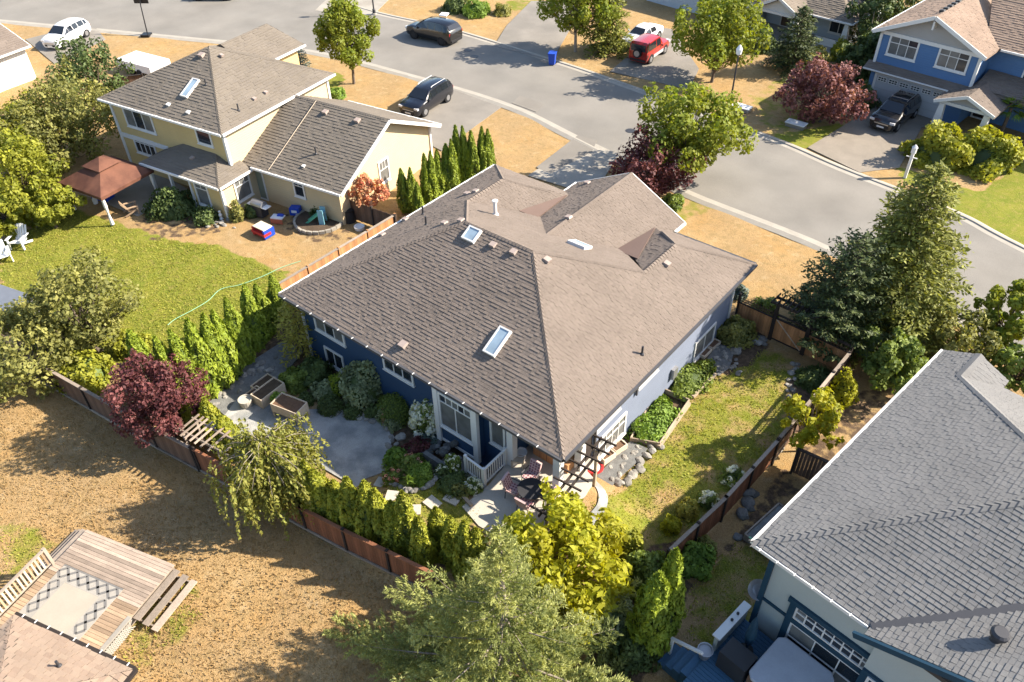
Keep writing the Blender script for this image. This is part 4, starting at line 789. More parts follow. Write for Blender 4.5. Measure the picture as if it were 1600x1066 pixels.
def cedar_mesh(H,r,n,mat,ls=.11,seed=0,pw=1.6,multi=1):
    Ps=[];Ns=[]; z=NP.random(n)**.85*H; ph=NP.random(n)*2*math.pi
    prof=r*np.clip((1-(z/H)**pw),0,1)**.75*np.clip(.55+z/H*3,0,1); f=1+.16*np.sin(ph*3+seed+z*1.5)+.10*np.sin(ph*7+seed*2-z*2.2)+.10*np.sin(z*5+ph*2+seed); 
    rr=prof*f*(.80+.25*NP.random(n)); P=np.stack([rr*np.cos(ph),rr*np.sin(ph),z],-1); d=np.stack([np.cos(ph),np.sin(ph),.25+0*z],-1)
    V=leaves(P,d+NP.normal(size=(n,3))*.5,ls*NP.uniform(.7,1.3,n),2.6,up=np.stack([.25*np.cos(ph),.25*np.sin(ph),1+0*z],-1))
    return quads_mesh('foliage',V,np.clip(.5*f-.1+.4*NP.random(n),0,1),mat)
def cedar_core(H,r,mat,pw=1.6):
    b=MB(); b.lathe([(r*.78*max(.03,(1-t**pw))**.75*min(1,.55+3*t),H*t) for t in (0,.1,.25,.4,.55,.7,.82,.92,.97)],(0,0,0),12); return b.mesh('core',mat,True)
CEDV={}
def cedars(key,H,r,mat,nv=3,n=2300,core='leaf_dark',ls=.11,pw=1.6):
    out=[]
    for i in range(nv):
        T=(cedar_mesh(H,r,n,mat,ls,i*2.1,pw),cedar_core(H,r,core,pw)); out.append(T)
    b=MB(); b.lathe([(.07,-.1),(.06,.4)],(0,0,0),7); CEDV[key]=(H,r,out,b.mesh('trunk','bark'))
def place_cedar(key,loc,h,rw,label,group,cat='hedge tree',name='cedar_tree'):
    H,r,out,tk=CEDV[key]; f,c=random.choice(out); T=thing(name,label,cat,loc,random.random()*6,group); T.scale=(rw/r*NP.uniform(.88,1.14),rw/r*NP.uniform(.88,1.14),h/H*NP.uniform(.95,1.05)); T.rotation_euler[0]=NP.normal()*.025; T.rotation_euler[1]=NP.normal()*.025
    obj('crown',f,T); obj('inner_foliage',c,T); obj('trunk',tk,T); return T
def conifer(name,label,loc,H,R,mat,nb=70,tw=9,ls=.05,asp=3.2,droop=.25,h0=.12,bark='bark',tr=.13,group=None,upturn=0.,prof=1.0,dens=5,cat='tree',up0=.25,fluff=.06):
    T=thing(name,label,cat,loc,0,group); b=MB(); b.tube([(0,0,-.2),(0,0,H*.4),(0,0,H*.8),(0,0,H*1.0)],[tr*1.4,tr,tr*.4,tr*.08],8); Ps=[];Us=[];Ns=[]
    for i in range(nb):
        t=(i+.5)/nb; z=H*(h0+(1-h0)*t**.9); L=R*(1-t)**prof*NP.uniform(.75,1.12)+.12; ph=i*2.399+NP.random()*.4; d=np.array([math.cos(ph),math.sin(ph),0]); sd=np.array([-d[1],d[0],0])
        bend=lambda s:d*s*L+np.array([0,0,z+L*(up0*(t)*s*1.6-droop*s*s*(1-.5*t)+upturn*s**3)])
        b.tube([bend(s) for s in (0,.35,.7,1)],[.03*L/2+.008,.02*L/2+.006,.01*L/2+.004,.003],5)
        m=max(4,int(tw*L)); ss=np.linspace(.12,1,m)
        for s in ss:
            o=bend(s); tl=L*.42*(1-.75*s)+.12
            for sg in (-1,1):
                td=unit(d*.75+sd*sg*NP.uniform(.6,1.0)+np.array([0,0,NP.uniform(-.25,.1)])); q=max(3,int(tl*dens*2.2)); u=np.linspace(.1,1,q)[:,None]
                p=o+td*u*tl+NP.normal(size=(q,3))*fluff*.5+np.array([0,0,-.25*droop])*(u**2)*tl; Ps.append(p); Us.append(np.repeat([td],q,0)); Ns.append(NP.normal(size=(q,3))*.5+np.array([0,0,1.]))
        q=int(6*dens/5); u=np.linspace(.5,1.02,q)[:,None]; Ps.append(np.array([bend(float(x)) for x in u[:,0]])+NP.normal(size=(q,3))*fluff); Us.append(np.repeat([d],q,0)); Ns.append(NP.normal(size=(q,3))*.5+np.array([0,0,1.]))
    P=np.concatenate(Ps);U=np.concatenate(Us);Nn=np.concatenate(Ns); n=len(P)
    b.build('trunk',bark,T,smooth=True); obj('crown',quads_mesh('crown',leaves(P,Nn,ls*NP.uniform(.8,1.4,n),asp,up=U+NP.normal(size=(n,3))*.15),NP.random(n),mat),T); return T
def brush_conifer(name,label,loc,H,R,mat,tr,bark):      # open spruce: bare pale branches carrying bottle-brush twigs
    T=thing(name,label,'tree',loc); b=MB(); b.tube([(0,0,-.2),(0,0,H*.4),(0,0,H*.8),(0,0,H)],[tr*1.4,tr,tr*.4,.012],8); Ps=[];Us=[];Ns=[];Rn=[]
    def brush(o,d,L,rn):
        q=max(4,int(L*54)); u=np.linspace(0,1,q)[:,None]; nn=nrm(NP.normal(size=(q,3))); nn=nrm(nn-d*(nn@d)[:,None]); dirn=nrm(d*.75+nn*.75); Ps.append(o+d*u*L+dirn*.055); Us.append(dirn); Ns.append(np.cross(dirn,nn)+NP.normal(size=(q,3))*.25+np.array([0,0,.5])); Rn.append(np.clip(rn+NP.normal(size=q)*.2,0,1))
    nb=92
    for i in range(nb):
        t=(i+.5)/nb; z=H*(.05+.93*t**.95); L=R*(1-t)**1.9*NP.uniform(.62,1.1)+.15; ph=i*2.399+NP.normal()*.3; d=np.array([math.cos(ph),math.sin(ph),0]); sd=np.array([-d[1],d[0],0]); rn=NP.random()
        rise=.75*t-.12+NP.normal()*.08; bend=lambda s:d*s*L+np.array([0,0,z+L*(rise*s-.20*s*s*(1-t)+.14*s**3)])
        b.tube([bend(s) for s in (0,.25,.5,.75,1)],[.022*L/2+.012,.017*L/2+.01,.012*L/2+.008,.008,.004],5)
        brush(bend(.88),unit(bend(1.)-bend(.9)),.30,rn)
        for s in np.arange(.16,1.0,.085/max(.5,L*.42)):
            for sg in (-1,1):
                o=bend(s); tl=(L*.34*(1-.8*s)+.16)*NP.uniform(.6,1.15); td=unit(d*.8+sd*sg*NP.uniform(.55,1.0)+np.array([0,0,NP.uniform(-.05,.5)])); brush(o,td,tl,rn)
                if tl>.35:
                    for k_ in np.arange(.3,.95,.22): brush(o+td*tl*k_,unit(td*.6+d*.5*NP.uniform(0,1)+NP.normal(size=3)*.35+np.array([0,0,.35])),tl*.35,rn)
    brush(np.array([0,0,H-.5]),np.array([0,0,1.]),.55,.8); P=np.concatenate(Ps); n=len(P)
    b.build('trunk',bark,T,smooth=True); obj('crown',quads_mesh('crown',leaves(P,np.concatenate(Ns),.032*NP.uniform(.8,1.3,n),4.6,up=np.concatenate(Us)*4),np.concatenate(Rn),mat),T); print('spruce',n); return T
def shrub(name,label,loc,r,h,mat,n=900,ls=.1,core='leaf_dark',group=None,cat='shrub',sy=1.,flow=None,asp=1.5,lump=.18,fn=24,fr=.07,heads=False,rot=None):
    T=thing(name,label,cat,loc,random.random()*6 if rot is None else rot,group); d=nrm(NP.normal(size=(n,3))); d[:,2]=np.abs(d[:,2]); s=NP.random(3)*6
    f=1+lump*np.sin(d[:,0]*4+s[0])*np.sin(d[:,1]*5+s[1])+lump*.6*np.sin(d[:,2]*7+s[2]+d[:,0]*3); rr=f*(.82+.22*NP.random(n)); R=np.array([r,r*sy,h])
    P=d*rr[:,None]*R; m=quads_mesh('foliage',leaves(P,d+NP.normal(size=(n,3))*.6,ls*NP.uniform(.7,1.3,n),asp),np.clip(f-.6+NP.random(n)*.45,0,1),mat); obj('foliage',m,T)
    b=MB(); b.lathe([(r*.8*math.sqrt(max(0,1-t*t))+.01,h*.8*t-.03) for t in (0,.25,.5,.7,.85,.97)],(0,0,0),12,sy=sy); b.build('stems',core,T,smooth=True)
    if flow:
        Vs=[]
        for i in range(fn):
            q=nrm(NP.normal(size=3)+np.array([0,0,.7])); q[2]=abs(q[2]); c=q*R*1.0; p,dd=shell(c,(fr,)*3,26,.8); Vs.append(leaves(p,dd+NP.normal(size=(26,3))*.3,np.full(26,fr*.75),1.2))
        V=np.concatenate(Vs)
        if heads:
            for v_ in Vs: obj('flower_head',quads_mesh('flower_head',v_,NP.random(len(v_)),flow),T)
        else: kind(obj('flowers',quads_mesh('flowers',V,NP.random(len(V)),flow),T),'stuff')
    return T
def X2(l): return [G(*p) for p in l]
MAPLE='leaf_maple'
tree('maple_tree','slim yellow green maple in the dry verge beside the dark parked crossover',G(553,131),7.0,2.35,1.7,MAPLE,7000,.19,26,.11,top=.55)
tree('maple_tree','yellow green maple beside the blue wheelie bin and the shaded driveway',G(899,80),6.6,2.9,1.9,MAPLE,6500,.21,24,.13,'bark_pale')
tree('maple_tree','spreading maple behind the street lamp by the red car driveway',G(1112,128),6.8,3.4,1.8,MAPLE,8000,.21,28,.13,top=.9,fork=True)
tree('maple_tree','broad yellow green maple in front of the blue bungalow over the burgundy bush',at(1080,205,3.4)[:2]+(0,),5.9,3.3,1.2,MAPLE,9000,.20,30,.12,fork=True)
tree('plum_tree','low burgundy leaved tree by the front corner of the bungalow',at(1020,262,1.9)[:2]+(0,),3.5,2.35,.5,'leaf_plum',6000,.15,24,.09,fork=True)
tree('plum_tree','rounded rosy purple plum tree by the blue house driveway',at(1292,145,2.3)[:2]+(0,),4.3,2.75,.6,'leaf_pinkplum',7000,.18,26,.1,fork=True)
tree('plum_tree','large dark burgundy plum tree leaning over the weathered back fence',at(243,612,2.9)[:2]+(0,),4.5,1.9,1.0,'leaf_plum',9000,.11,30,.11,fork=True)
tree('apple_tree','open grey green fruit tree at the edge of the green lawn',at(125,480,2.9)[:2]+(0,),5.2,2.5,.9,'leaf_apple',7500,.14,24,.13,fork=True,spread=1.1,cr=.34)
tree('shrub_tree','loose shrubby tree growing over the end of the weathered fence',at(35,545,2.0)[:2]+(0,),4.0,2.5,.4,'leaf_apple',6500,.15,22,.1,fork=True)
for i,(p,zc,H,r,mt,lb) in enumerate((((22,268),3.2,5.6,2.5,'leaf_bright','bright yellow green tree filling the corner beside the gazebo'),((75,325),1.4,2.8,1.5,'leaf_bright','bright rounded bush between the gazebo and the white garden chairs'),((115,180),3.0,5.6,3.2,'leaf_apple','bushy tree between the white garage and the yellow house'),((135,120),3.4,6.0,2.6,'leaf_dark','dark leafy tree beside the white car on its driveway'),((60,215),2.6,5.0,3.0,'leaf_apple','pale green bushy tree behind the bright corner tree'),((10,210),2.8,5.0,2.6,'leaf_bright','bright tree in front of the white garage wall'),((8,335),1.4,2.8,1.6,'leaf_bright','bright bush beside the pair of white garden chairs'))):
    tree('garden_tree',lb,at(*p,zc)[:2]+(0,),H,r,.5,mt,5500,.17,22,.1,fork=True)
tree('magnolia_tree','golden yellow broad leaved tree beside the patio pergola and the tall spruce',at(876,880,2.4)[:2]+(0,),4.1,2.3,.6,'leaf_gold',7500,.155,28,.08,fork=True,asp=1.9)
tree('young_tree','small lime green tree standing by the side fence lattice',at(1266,655,2.0)[:2]+(0,),3.3,1.15,1.0,'leaf_gold',2600,.13,14,.05)
tree('maple_tree','yellow green maple at the roadside beyond the grey roof',at(1584,492,2.4)[:2]+(0,),4.2,1.4,1.0,MAPLE,4200,.17,18,.08)
tree('garden_tree','rounded bush beyond the front corner of the grey roof',at(1592,578,1.2)[:2]+(0,),2.4,1.3,.4,'leaf_green',3600,.15,16,.07,fork=True)
tree('garden_tree','dense dark bush between the tall fir and the grey roof',at(1400,575,1.3)[:2]+(0,),2.7,1.6,.3,'leaf_green',5000,.15,18,.07,fork=True)
tree('garden_tree','leafy bush under the feathery fir beside the grey roof gutter',at(1490,540,1.2)[:2]+(0,),2.8,1.9,.3,'leaf_apple',4000,.15,16,.07,fork=True)
brush_conifer('spruce_tree','tall pale green spruce with upright leader outside the back fence corner',at(781,826,9.6)[:2]+(0,),9.6,7.2,'leaf_spruce',.16,'bark_pale')
conifer('fir_tree','tall feathery olive green fir between the side fence and the street',at(1470,262,9.4)[:2]+(0,),9.4,3.7,'leaf_fir',125,7,.10,2.4,.30,.05,tr=.15,prof=.72,dens=5,fluff=.12)
conifer('pine_tree','dark green pine beside the garden gate and the feathery fir',at(1350,372,6.6)[:2]+(0,),6.6,2.7,'leaf_pine',80,8,.085,2.4,.0,.05,tr=.14,upturn=.25,prof=.62,dens=5,fluff=.1)
conifer('pine_sapling','small dark pine sapling in the dry lawn near the gate',at(1266,442,2.6)[:2]+(0,),2.6,.8,'leaf_pine',22,8,.07,2.4,.0,.1,tr=.04,upturn=.3,dens=4)
conifer('conifer_tree','dark conifer in front of the porch with tapered columns',at(1258,12,5.2)[:2]+(0,),5.2,2.5,'leaf_pine',70,7,.11,2.2,.15,.03,prof=.8,dens=4,fluff=.12)
conifer('conifer_tree','feathery green conifer beside the white parked coupe',at(955,-30,6.0)[:2]+(0,),6.0,2.3,'leaf_fir',80,7,.12,2.2,.35,.02,prof=.7,dens=4,fluff=.15)
conifer('spruce_tree','small blue green spruce at the corner of the yellow house',at(464,70,2.7)[:2]+(0,),2.7,1.05,'leaf_bluespruce',40,9,.07,2.4,.1,.03,tr=.05,prof=.9,dens=5)
conifer('golden_spruce','golden feathery conifer against the corner of the navy house',at(455,468,3.5)[:2]+(0,),3.5,1.25,'leaf_goldspruce',46,8,.075,2.4,.25,.12,tr=.06,prof=.55,dens=4,fluff=.12)
# columnar cedars
cedars('a',4.,.55,'leaf_cedar',3,3600,ls=.085); cedars('b',3.4,.5,'leaf_hedge',5,4200,ls=.075,pw=2.0); cedars('g',4.5,.6,'leaf_cedar',2,5000,ls=.085,pw=2.4)
for px,py,h,rw in ((422,428,3.0,.42),(400,439,3.4,.45),(378,451,3.8,.46),(355,465,4.1,.48),(331,479,4.4,.48),(309,489,4.6,.5),(288,499,4.7,.5),(268,512,4.7,.5),(246,528,4.4,.5),(205,517,4.0,.5)):
    place_cedar('a',at(px,py,h)[:2]+(0,),h,rw*1.25,'lime green columnar cedar in the row beside the planter patio','cedar row by the planter patio')
for px,py,h in ((289,612,2.6),(315,622,2.7),(345,648,2.6)): place_cedar('b',at(px,py,h)[:2]+(0,),h,.55,'short columnar cedar inside the fence by the wooden trellis','cedars by the trellis')
for px,py,h,rw in ((628,265,3.0,.45),(638,261,3.2,.42),(650,285,2.6,.4),(662,240,3.7,.5),(672,239,3.7,.48),(683,237,3.6,.52),(695,226,4.,.55),(705,222,4.1,.5),(713,203,4.4,.55),(727,200,4.5,.55),(739,202,4.4,.55),(751,198,4.5,.55),(763,202,4.3,.5)):
    place_cedar('a',at(px,py,h)[:2]+(0,),h,rw,'columnar cedar in the row between bungalow and yellow garage','cedar row beside the yellow garage')
hx=[(445,715),(470,728),(495,742),(517,752),(538,756),(561,766),(583,778),(607,790),(627,782),(652,812),(681,800),(702,815),(722,828),(738,842)]
for i,(px,py) in enumerate(hx):
    h=3.5+.3*math.sin(i*1.7); place_cedar('b',at(px,py-8,h)[:2]+(0,),h,.58,'clipped cedar in the tall hedge inside the brown back fence','cedar hedge along the back fence')
for px,py,h in ((1034,886,4.8),(1058,868,5.0)): place_cedar('g',at(px,py,h)[:2]+(0,),h,.62,'tall cypress column of the pair in the corner beside the shaded lawn','cypress pair')
# weeping tree
def weeping(label,loc,H,R,mat):
    T=thing('weeping_tree',label,'tree',loc); b=MB(); b.tube([(0,0,-.1),(.1,0,H*.5),(.05,.1,H*.92)],[.13,.1,.05],8); Ps=[];Us=[]
    for i in range(80):
        ph=i*2.399; d=np.array([math.cos(ph),math.sin(ph),0]); L=R*NP.uniform(.15,1.05); z0=H*NP.uniform(.7,1.0)
        pk_=[np.array([0,0,z0-.2])+d*s*L+np.array([0,0,.35*math.sin(math.pi*s*.8)-.35*s*s]) for s in (0,.3,.6,1)]; b.tube(pk_,[.02,.014,.01,.006],5)
        for s in np.linspace(.25,1,9):
            o=np.array([0,0,z0-.2])+d*s*L+np.array([0,0,.35*math.sin(math.pi*s*.8)-.35*s*s])+NP.normal(size=3)*.12; ln=min(o[2]-.1,NP.uniform(.8,2.6)); q=int(ln*16)+2
            p=o+np.linspace(0,1,q)[:,None]*np.array([d[0]*.25+NP.normal()*.12,d[1]*.25+NP.normal()*.12,-ln])+NP.normal(size=(q,3))*.045; Ps.append(p); Us.append(np.repeat([[d[0]*.3,d[1]*.3,-1.]],q,0))
    P=np.concatenate(Ps);U=np.concatenate(Us);n=len(P); b.build('trunk','bark_pale',T,smooth=True)
    obj('crown',quads_mesh('crown',leaves(P,NP.normal(size=(n,3)),.085*NP.uniform(.7,1.4,n),2.2,up=U),NP.random(n),mat),T); return T
weeping('golden weeping tree drooping over the back fence by the gravel patio',at(408,690,4.1)[:2]+(0,),4.3,2.1,'leaf_weeping')
# garden shrubs
def shr(lb,px,py,r,h,mat,**k): 
    z=h*.5; p=at(px,py,z+.0); p=at(px,py,z+th(p[0],p[1])); return shrub(k.pop('name','shrub'),lb,(p[0],p[1],th(p[0],p[1])-.03),r,h,mat,**k)
shr('leafy rhododendron clump by the golden conifer and planters',462,588,.75,.85,'leaf_green',n=1200,ls=.15)
shr('broad dark leaved shrub behind the planter boxes',490,578,.85,1.0,'leaf_dark',n=1300,ls=.15)
shr('silvery green shrub beside the stacked planters',505,606,.65,.6,'leaf_variegated',n=900,ls=.12)
shr('small clipped green ball beside the planter',477,621,.42,.6,'leaf_dark',n=900,ls=.06,lump=.05)
shr('dark clipped bronze ball at the gravel edge',514,630,.62,.8,'leaf_dark',n=1500,ls=.06,lump=.05)
shr('rounded dark shrub under the variegated shrub',551,640,.5,.55,'leaf_dark',n=900,ls=.07,lump=.06)
shr('big pale variegated shrub against the navy wall',567,595,1.15,1.9,'leaf_variegated',n=3200,ls=.12)
shr('narrow bright green cone beside the variegated shrub',527,598,.4,1.2,'leaf_cedar',n=900,ls=.07)
shr('clipped green ball under the lower navy wall window',548,566,.5,.9,'leaf_green',n=900,ls=.07,lump=.05)
shr('round clipped yew ball below the middle window',617,632,.95,1.25,'leaf_green',n=3000,ls=.06,lump=.05)
shr('dark low shrub between yew ball and gravel',583,641,.45,.5,'leaf_dark',n=700,ls=.08)
shr('white hydrangea in full bloom against the navy wall',676,645,1.0,1.7,'leaf_green',n=900,ls=.12,flow='flower_white',fn=70,fr=.23,heads=True,name='hydrangea')
shr('pink flowering shrub at the gravel edge below the yew',601,646,.4,.6,'leaf_variegated',n=600,ls=.08,flow='flower_pink',fn=10,fr=.08)
shr('pale olive shrub beside white stones',612,660,.4,.5,'leaf_variegated',n=600,ls=.08)
shr('dwarf burgundy maple mound in the rockery',651,697,.62,.7,'leaf_plum',n=1500,ls=.08)
shr('large glossy hosta clump in the corner bed',622,715,.62,.55,'leaf_grassy',n=700,ls=.17)
shr('green flowering perennial clump beside the hosta',643,726,.6,.55,'leaf_green',n=900,ls=.12,flow='flower_pink',fn=12,fr=.08)
shr('pink rose bush at the corner of the stone edging',617,745,.5,.5,'leaf_green',n=700,ls=.1,flow='flower_pink',fn=16,fr=.08,name='rose_bush')
shr('fountain of bright green grass in the corner bed',657,745,.55,.55,'leaf_grassy',n=900,ls=.05,asp=7,name='ornamental_grass')
shr('blue grey dwarf conifer among the rockery stones',675,684,.6,.4,'leaf_bluespruce',n=900,ls=.08)
shr('dark heather cushion above the timber edging',708,752,.75,.45,'leaf_dark',n=900,ls=.07)
shr('low olive perennial along the timber edging',720,762,.5,.4,'leaf_apple',n=600,ls=.09)
shr('white trailing flowers at the railing corner post',738,757,.42,.4,'leaf_green',n=400,ls=.08,flow='flower_white',fn=26,fr=.08)
shr('white flowering climber on the small trellis by the stairwell',708,722,.35,.85,'leaf_green',n=600,ls=.08,flow='flower_white',fn=20,fr=.07)
shr('white daisies beside the dwarf maple',692,735,.35,.4,'leaf_dark',n=400,ls=.08,flow='flower_white',fn=16,fr=.06)
shr('leafy vegetable crop filling the framed raised bed',1023,654,.85,.55,'leaf_grassy',n=2400,ls=.12,sy=1.9,lump=.25,rot=0)
shr('dark green potato crop in the shaded upper bed',1078,588,.85,.5,'leaf_green',n=2200,ls=.12,sy=1.8,lump=.25,rot=0)
shr('flowering shrub against the garden gate fence',1150,512,1.0,1.1,'leaf_apple',n=2000,ls=.13)
shr('climbing vine over the lattice fence by the gate',1195,485,.8,1.5,'leaf_green',n=1500,ls=.12)
shr('small blue green shrub at the front corner of the house',1157,455,.45,.7,'leaf_bluespruce',n=800,ls=.08)
shr('dark fern clump in the shaded corner bed behind the gate',1275,590,.9,.5,'leaf_dark',n=1200,ls=.1,asp=4)
shr('bronze and gold climber on the side fence corner',1318,605,.7,1.5,'leaf_gold',n=1600,ls=.1)
shr('lime climber hanging over the side fence',1293,640,.6,1.5,'leaf_bright',n=1300,ls=.1)
shr('golden rounded shrub nearer the long fence',1075,793,.42,.75,'leaf_goldspruce',n=900,ls=.09)
shr('golden shrub in front of its taller golden twin',1050,818,.38,.6,'leaf_gold',n=800,ls=.09)
shr('white hydrangea leaning on the long fence by the golden shrubs',1108,780,.42,.5,'leaf_green',n=400,ls=.1,flow='flower_white',fn=14,fr=.13,heads=True,name='hydrangea')
shr('white hydrangea higher along the long fence',1146,742,.5,.55,'leaf_green',n=450,ls=.1,flow='flower_white',fn=14,fr=.13,heads=True,name='hydrangea')
shr('upright light green bush on the corner of the lawn',985,845,.55,1.1,'leaf_bright',n=1500,ls=.11)
shr('dense climbing vine covering the fence end below the lawn',1010,890,.95,1.3,'leaf_green',n=2600,ls=.12)
shr('grey green shrub between golden tree and cypress pair',960,960,.95,1.4,'leaf_variegated',n=2200,ls=.12)
shr('leafy green shrub beside the cypress pair',1085,870,.8,.9,'leaf_grassy',n=1500,ls=.12)
shr('sprawling pale shrub at the fence beside the rock bed',1100,850,.5,.8,'leaf_apple',n=700,ls=.09)
shr('dark leafy shrub between cypress and spruce',985,1000,1.0,1.0,'leaf_dark',n=1800,ls=.13)
shr('climbing vine beside the pergola posts',890,800,.75,1.6,'leaf_bright',n=1600,ls=.14)
shr('big yellow green bush at the blue house lawn edge',1470,225,1.9,2.3,'leaf_bright',n=4200,ls=.2,lump=.28)
shr('broad yellow green bush behind the lantern post',1545,235,2.1,2.2,'leaf_bright',n=4200,ls=.2,lump=.28)
shr('trimmed yellow green hedge under the porch',1265,90,1.6,1.3,'leaf_apple',n=1800,ls=.17,sy=1.6)
shr('yellow bush beside the porch corner column',1318,78,1.2,1.4,'leaf_bright',n=1300,ls=.17)
shr('dark shrub against the blue garage corner',1352,150,1.0,1.5,'leaf_dark',n=1200,ls=.15)
shr('dark leafy shrub between porch house and blue house',1340,95,1.8,2.4,'leaf_dark',n=2200,ls=.18)
shr('dark bush beside the porch steps',1190,62,1.5,1.6,'leaf_dark',n=1800,ls=.17)
shr('grassy clump on the verge behind the parked suv',745,12,1.3,1.3,'leaf_grassy',n=1400,ls=.09,asp=6,name='ornamental_grass')
shr('dark spreading bush on the verge behind the parked suv',712,6,1.4,1.2,'leaf_dark',n=1300,ls=.16)
shr('ochre grass clump at the shaded driveway corner',785,14,.9,.9,'leaf_apple',n=800,ls=.09,asp=5,name='ornamental_grass')
shr('big dark rhododendron along the yellow house porch',268,315,1.3,1.5,'leaf_dark',n=2200,ls=.15,sy=1.3)
shr('dark shrub below the yellow porch window',320,335,.75,.9,'leaf_dark',n=1000,ls=.13)
shr('pale dried climber on the corner of the yellow porch',369,330,.45,1.2,'leaf_apple',n=700,ls=.12)
shr('dark tomato plants in the round bed by the garage',505,325,.9,.9,'leaf_dark',n=1000,ls=.13)
shr('dark leafy plant between porch and barbecue',393,328,.5,.8,'leaf_dark',n=700,ls=.13)
tree('ornamental_tree','small ornamental tree with red and cream leaves above the dark fence',at(576,298,1.9)[:2]+(0,),2.7,1.05,.9,'flower_red',2200,.13,12,.05)
shr('small red flowering plant beside the garage corner',534,312,.45,.8,'leaf_green',n=500,ls=.11,flow='flower_red',fn=16,fr=.1)
shr('trimmed green shrub at the front corner of the yellow house',525,144,.8,.7,'leaf_grassy',n=900,ls=.13)
shr('green bush at the foot of the front burgundy tree',1052,312,.7,.9,'leaf_green',n=900,ls=.12)
shr('pale green bush by the weathered fence under the fruit tree',130,575,1.3,1.5,'leaf_bright',n=1700,ls=.14)
shr('yellow green bush between fruit tree and burgundy plum',138,590,.7,.8,'leaf_gold',n=900,ls=.12)
shr('golden bush in the planting behind the burgundy plum',205,535,.9,1.1,'leaf_bright',n=1200,ls=.12)
for lb,p,zc,H,r in (('dark tree between the porch house and the blue house',(1368,30),3.0,5.5,2.6),('tall dark tree behind the blue house gutter',(1400,0),3.5,6.5,2.6),('dark bushy tree beside the blue house wall',(1362,85),2.0,3.8,1.7)): tree('garden_tree',lb,at(*p,zc)[:2]+(0,),H,r,.6,'leaf_dark',4200,.2,16,.12,'bark_pale')
# palm
pz=at(1582,165,2.4); T=thing('palm_tree','short fan palm beside the blue house porch','palm',(pz[0],pz[1],0)); one('trunk','bark',T,'tube',[(0,0,-.1),(0,0,2.2)],[.14,.11],8)
V=[]
for i in range(34):
    ph=i*2.399; el=NP.uniform(-.5,1.2); L=NP.uniform(.8,1.25); d=np.array([math.cos(ph)*math.cos(el),math.sin(ph)*math.cos(el),math.sin(el)]); o=np.array([0,0,2.2])+d*L*.5; sd=unit(np.cross(d,[0,0,1.])+1e-6)
    for a in np.linspace(-1.1,1.1,9):
        q=unit(d*math.cos(a)+sd*math.sin(a)+np.array([0,0,-.15])); w_=np.cross(q,unit(np.cross(q,d)+1e-3))*.03+sd*.03; V.append([o,o+q*.35+w_,o+q*.75-np.array([0,0,.08]),o+q*.35-w_])
obj('crown',quads_mesh('crown',np.array(V),NP.random(len(V)),'leaf_grassy'),T)
# turf blades: dry tufts and greener tufts over the lawns that show largest
def tufts(name,label,mask,n,mat,h=.07):
    xs=NP.uniform(-46,12,n*4); ys=NP.uniform(-19,17,n*4); d=np.stack([xs,ys,np.zeros_like(xs)],-1)-CAM; z=d@CF; px=800+1244.4*(d@CR)/z; py=533-1244.4*(d@CU)/z
    ok=mask(xs,ys,px,py); xs,ys=xs[ok][:n],ys[ok][:n]; m=len(xs); zs=np.array([th(a,b_) for a,b_ in zip(xs,ys)])-.02
    b0=np.stack([xs,ys,zs],-1); ph=NP.random(m)*6.28; s=h*NP.uniform(.5,1.5,m); wd=np.stack([np.cos(ph),np.sin(ph),0*ph],-1)*(.028*NP.uniform(.6,1.4,m))[:,None]; tip=b0+np.stack([NP.normal(size=m)*s*.7,NP.normal(size=m)*s*.7,s],-1)
    o=obj(name,quads_mesh(name,np.stack([b0-wd,b0+wd,tip],1),NP.random(m),mat,nv=3)); kind(o,'stuff'); tag(o,label,'grass')
gi=lambda x,y:(GGR[np.clip(np.searchsorted(GY[:,0],y),0,GY.shape[0]-1),np.clip(np.searchsorted(GX[0],x),0,GX.shape[1]-1)],GSO[np.clip(np.searchsorted(GY[:,0],y),0,GY.shape[0]-1),np.clip(np.searchsorted(GX[0],x),0,GX.shape[1]-1)])
def m_dry(x,y,px,py): g,s=gi(x,y); return (g<.5)&(s<.4)&(y<-6.2+.03*x*0)&(px>-20)&(px<720)&(py<1090)&(py>560)
def m_grn(x,y,px,py): g,s=gi(x,y); return (g>.35)&(s<.4)&~((x>-16.5)&(x<-.4)&(y>.4)&(y<16))&(px>-20)&(px<1260)&(py<1090)
tufts('dry_grass','short dry straw coloured grass behind the back fence',m_dry,60000,'dry_blade'); tufts('green_grass','short green lawn grass between the houses',m_grn,75000,'lawn_blade',.06)
# ---------------------------------------------------------------- hard landscape round the blue house
def zz(p,z): return (p[0],p[1],z)
sheet('patio',[at(*p,1.0) for p in ((789,728),(762,760),(722,792),(748,822),(800,852),(872,812),(915,775),(928,748),(885,702))],'patio_concrete',1.02,.3)
sheet('porch_floor',[(-3.1,.35),(-.35,.35),(-.35,3.0),(-3.1,3.0)],'patio_concrete',1.026,.3)
sheet('gravel_patio',gp([(347,655),(372,622),(420,628),(445,642),(490,640),(545,640),(590,652),(613,682),(607,716),(600,738),(572,748),(556,762),(470,712),(400,690),(352,672)]),'crushed_rock',.03)
sheet('gravel_bed',gp([(918,750),(985,690),(1012,702),(990,728),(962,752),(940,772)]),'rock_dark',.05); sheet('gravel_bed',gp([(1105,560),(1122,538),(1148,545),(1140,575),(1122,588)]),'rock_dark',.03)
def drape_strip(name,pts,w,mat,dz=.02,n=6,kd='structure'):
    ln=smooth_line(pts,n); b=MB(); rows=[]
    for i,p in enumerate(ln):
        d=ln[min(i+1,len(ln)-1)]-ln[max(i-1,0)]; d=d/np.linalg.norm(d); q=np.array([-d[1],d[0]])
        rows.append([(*(p+q*o),th(*(p+q*o))+dz) for o in (-w/2,-w/6,w/6,w/2)])
    b.grid(rows); return kind(b.build(name,mat),kd)
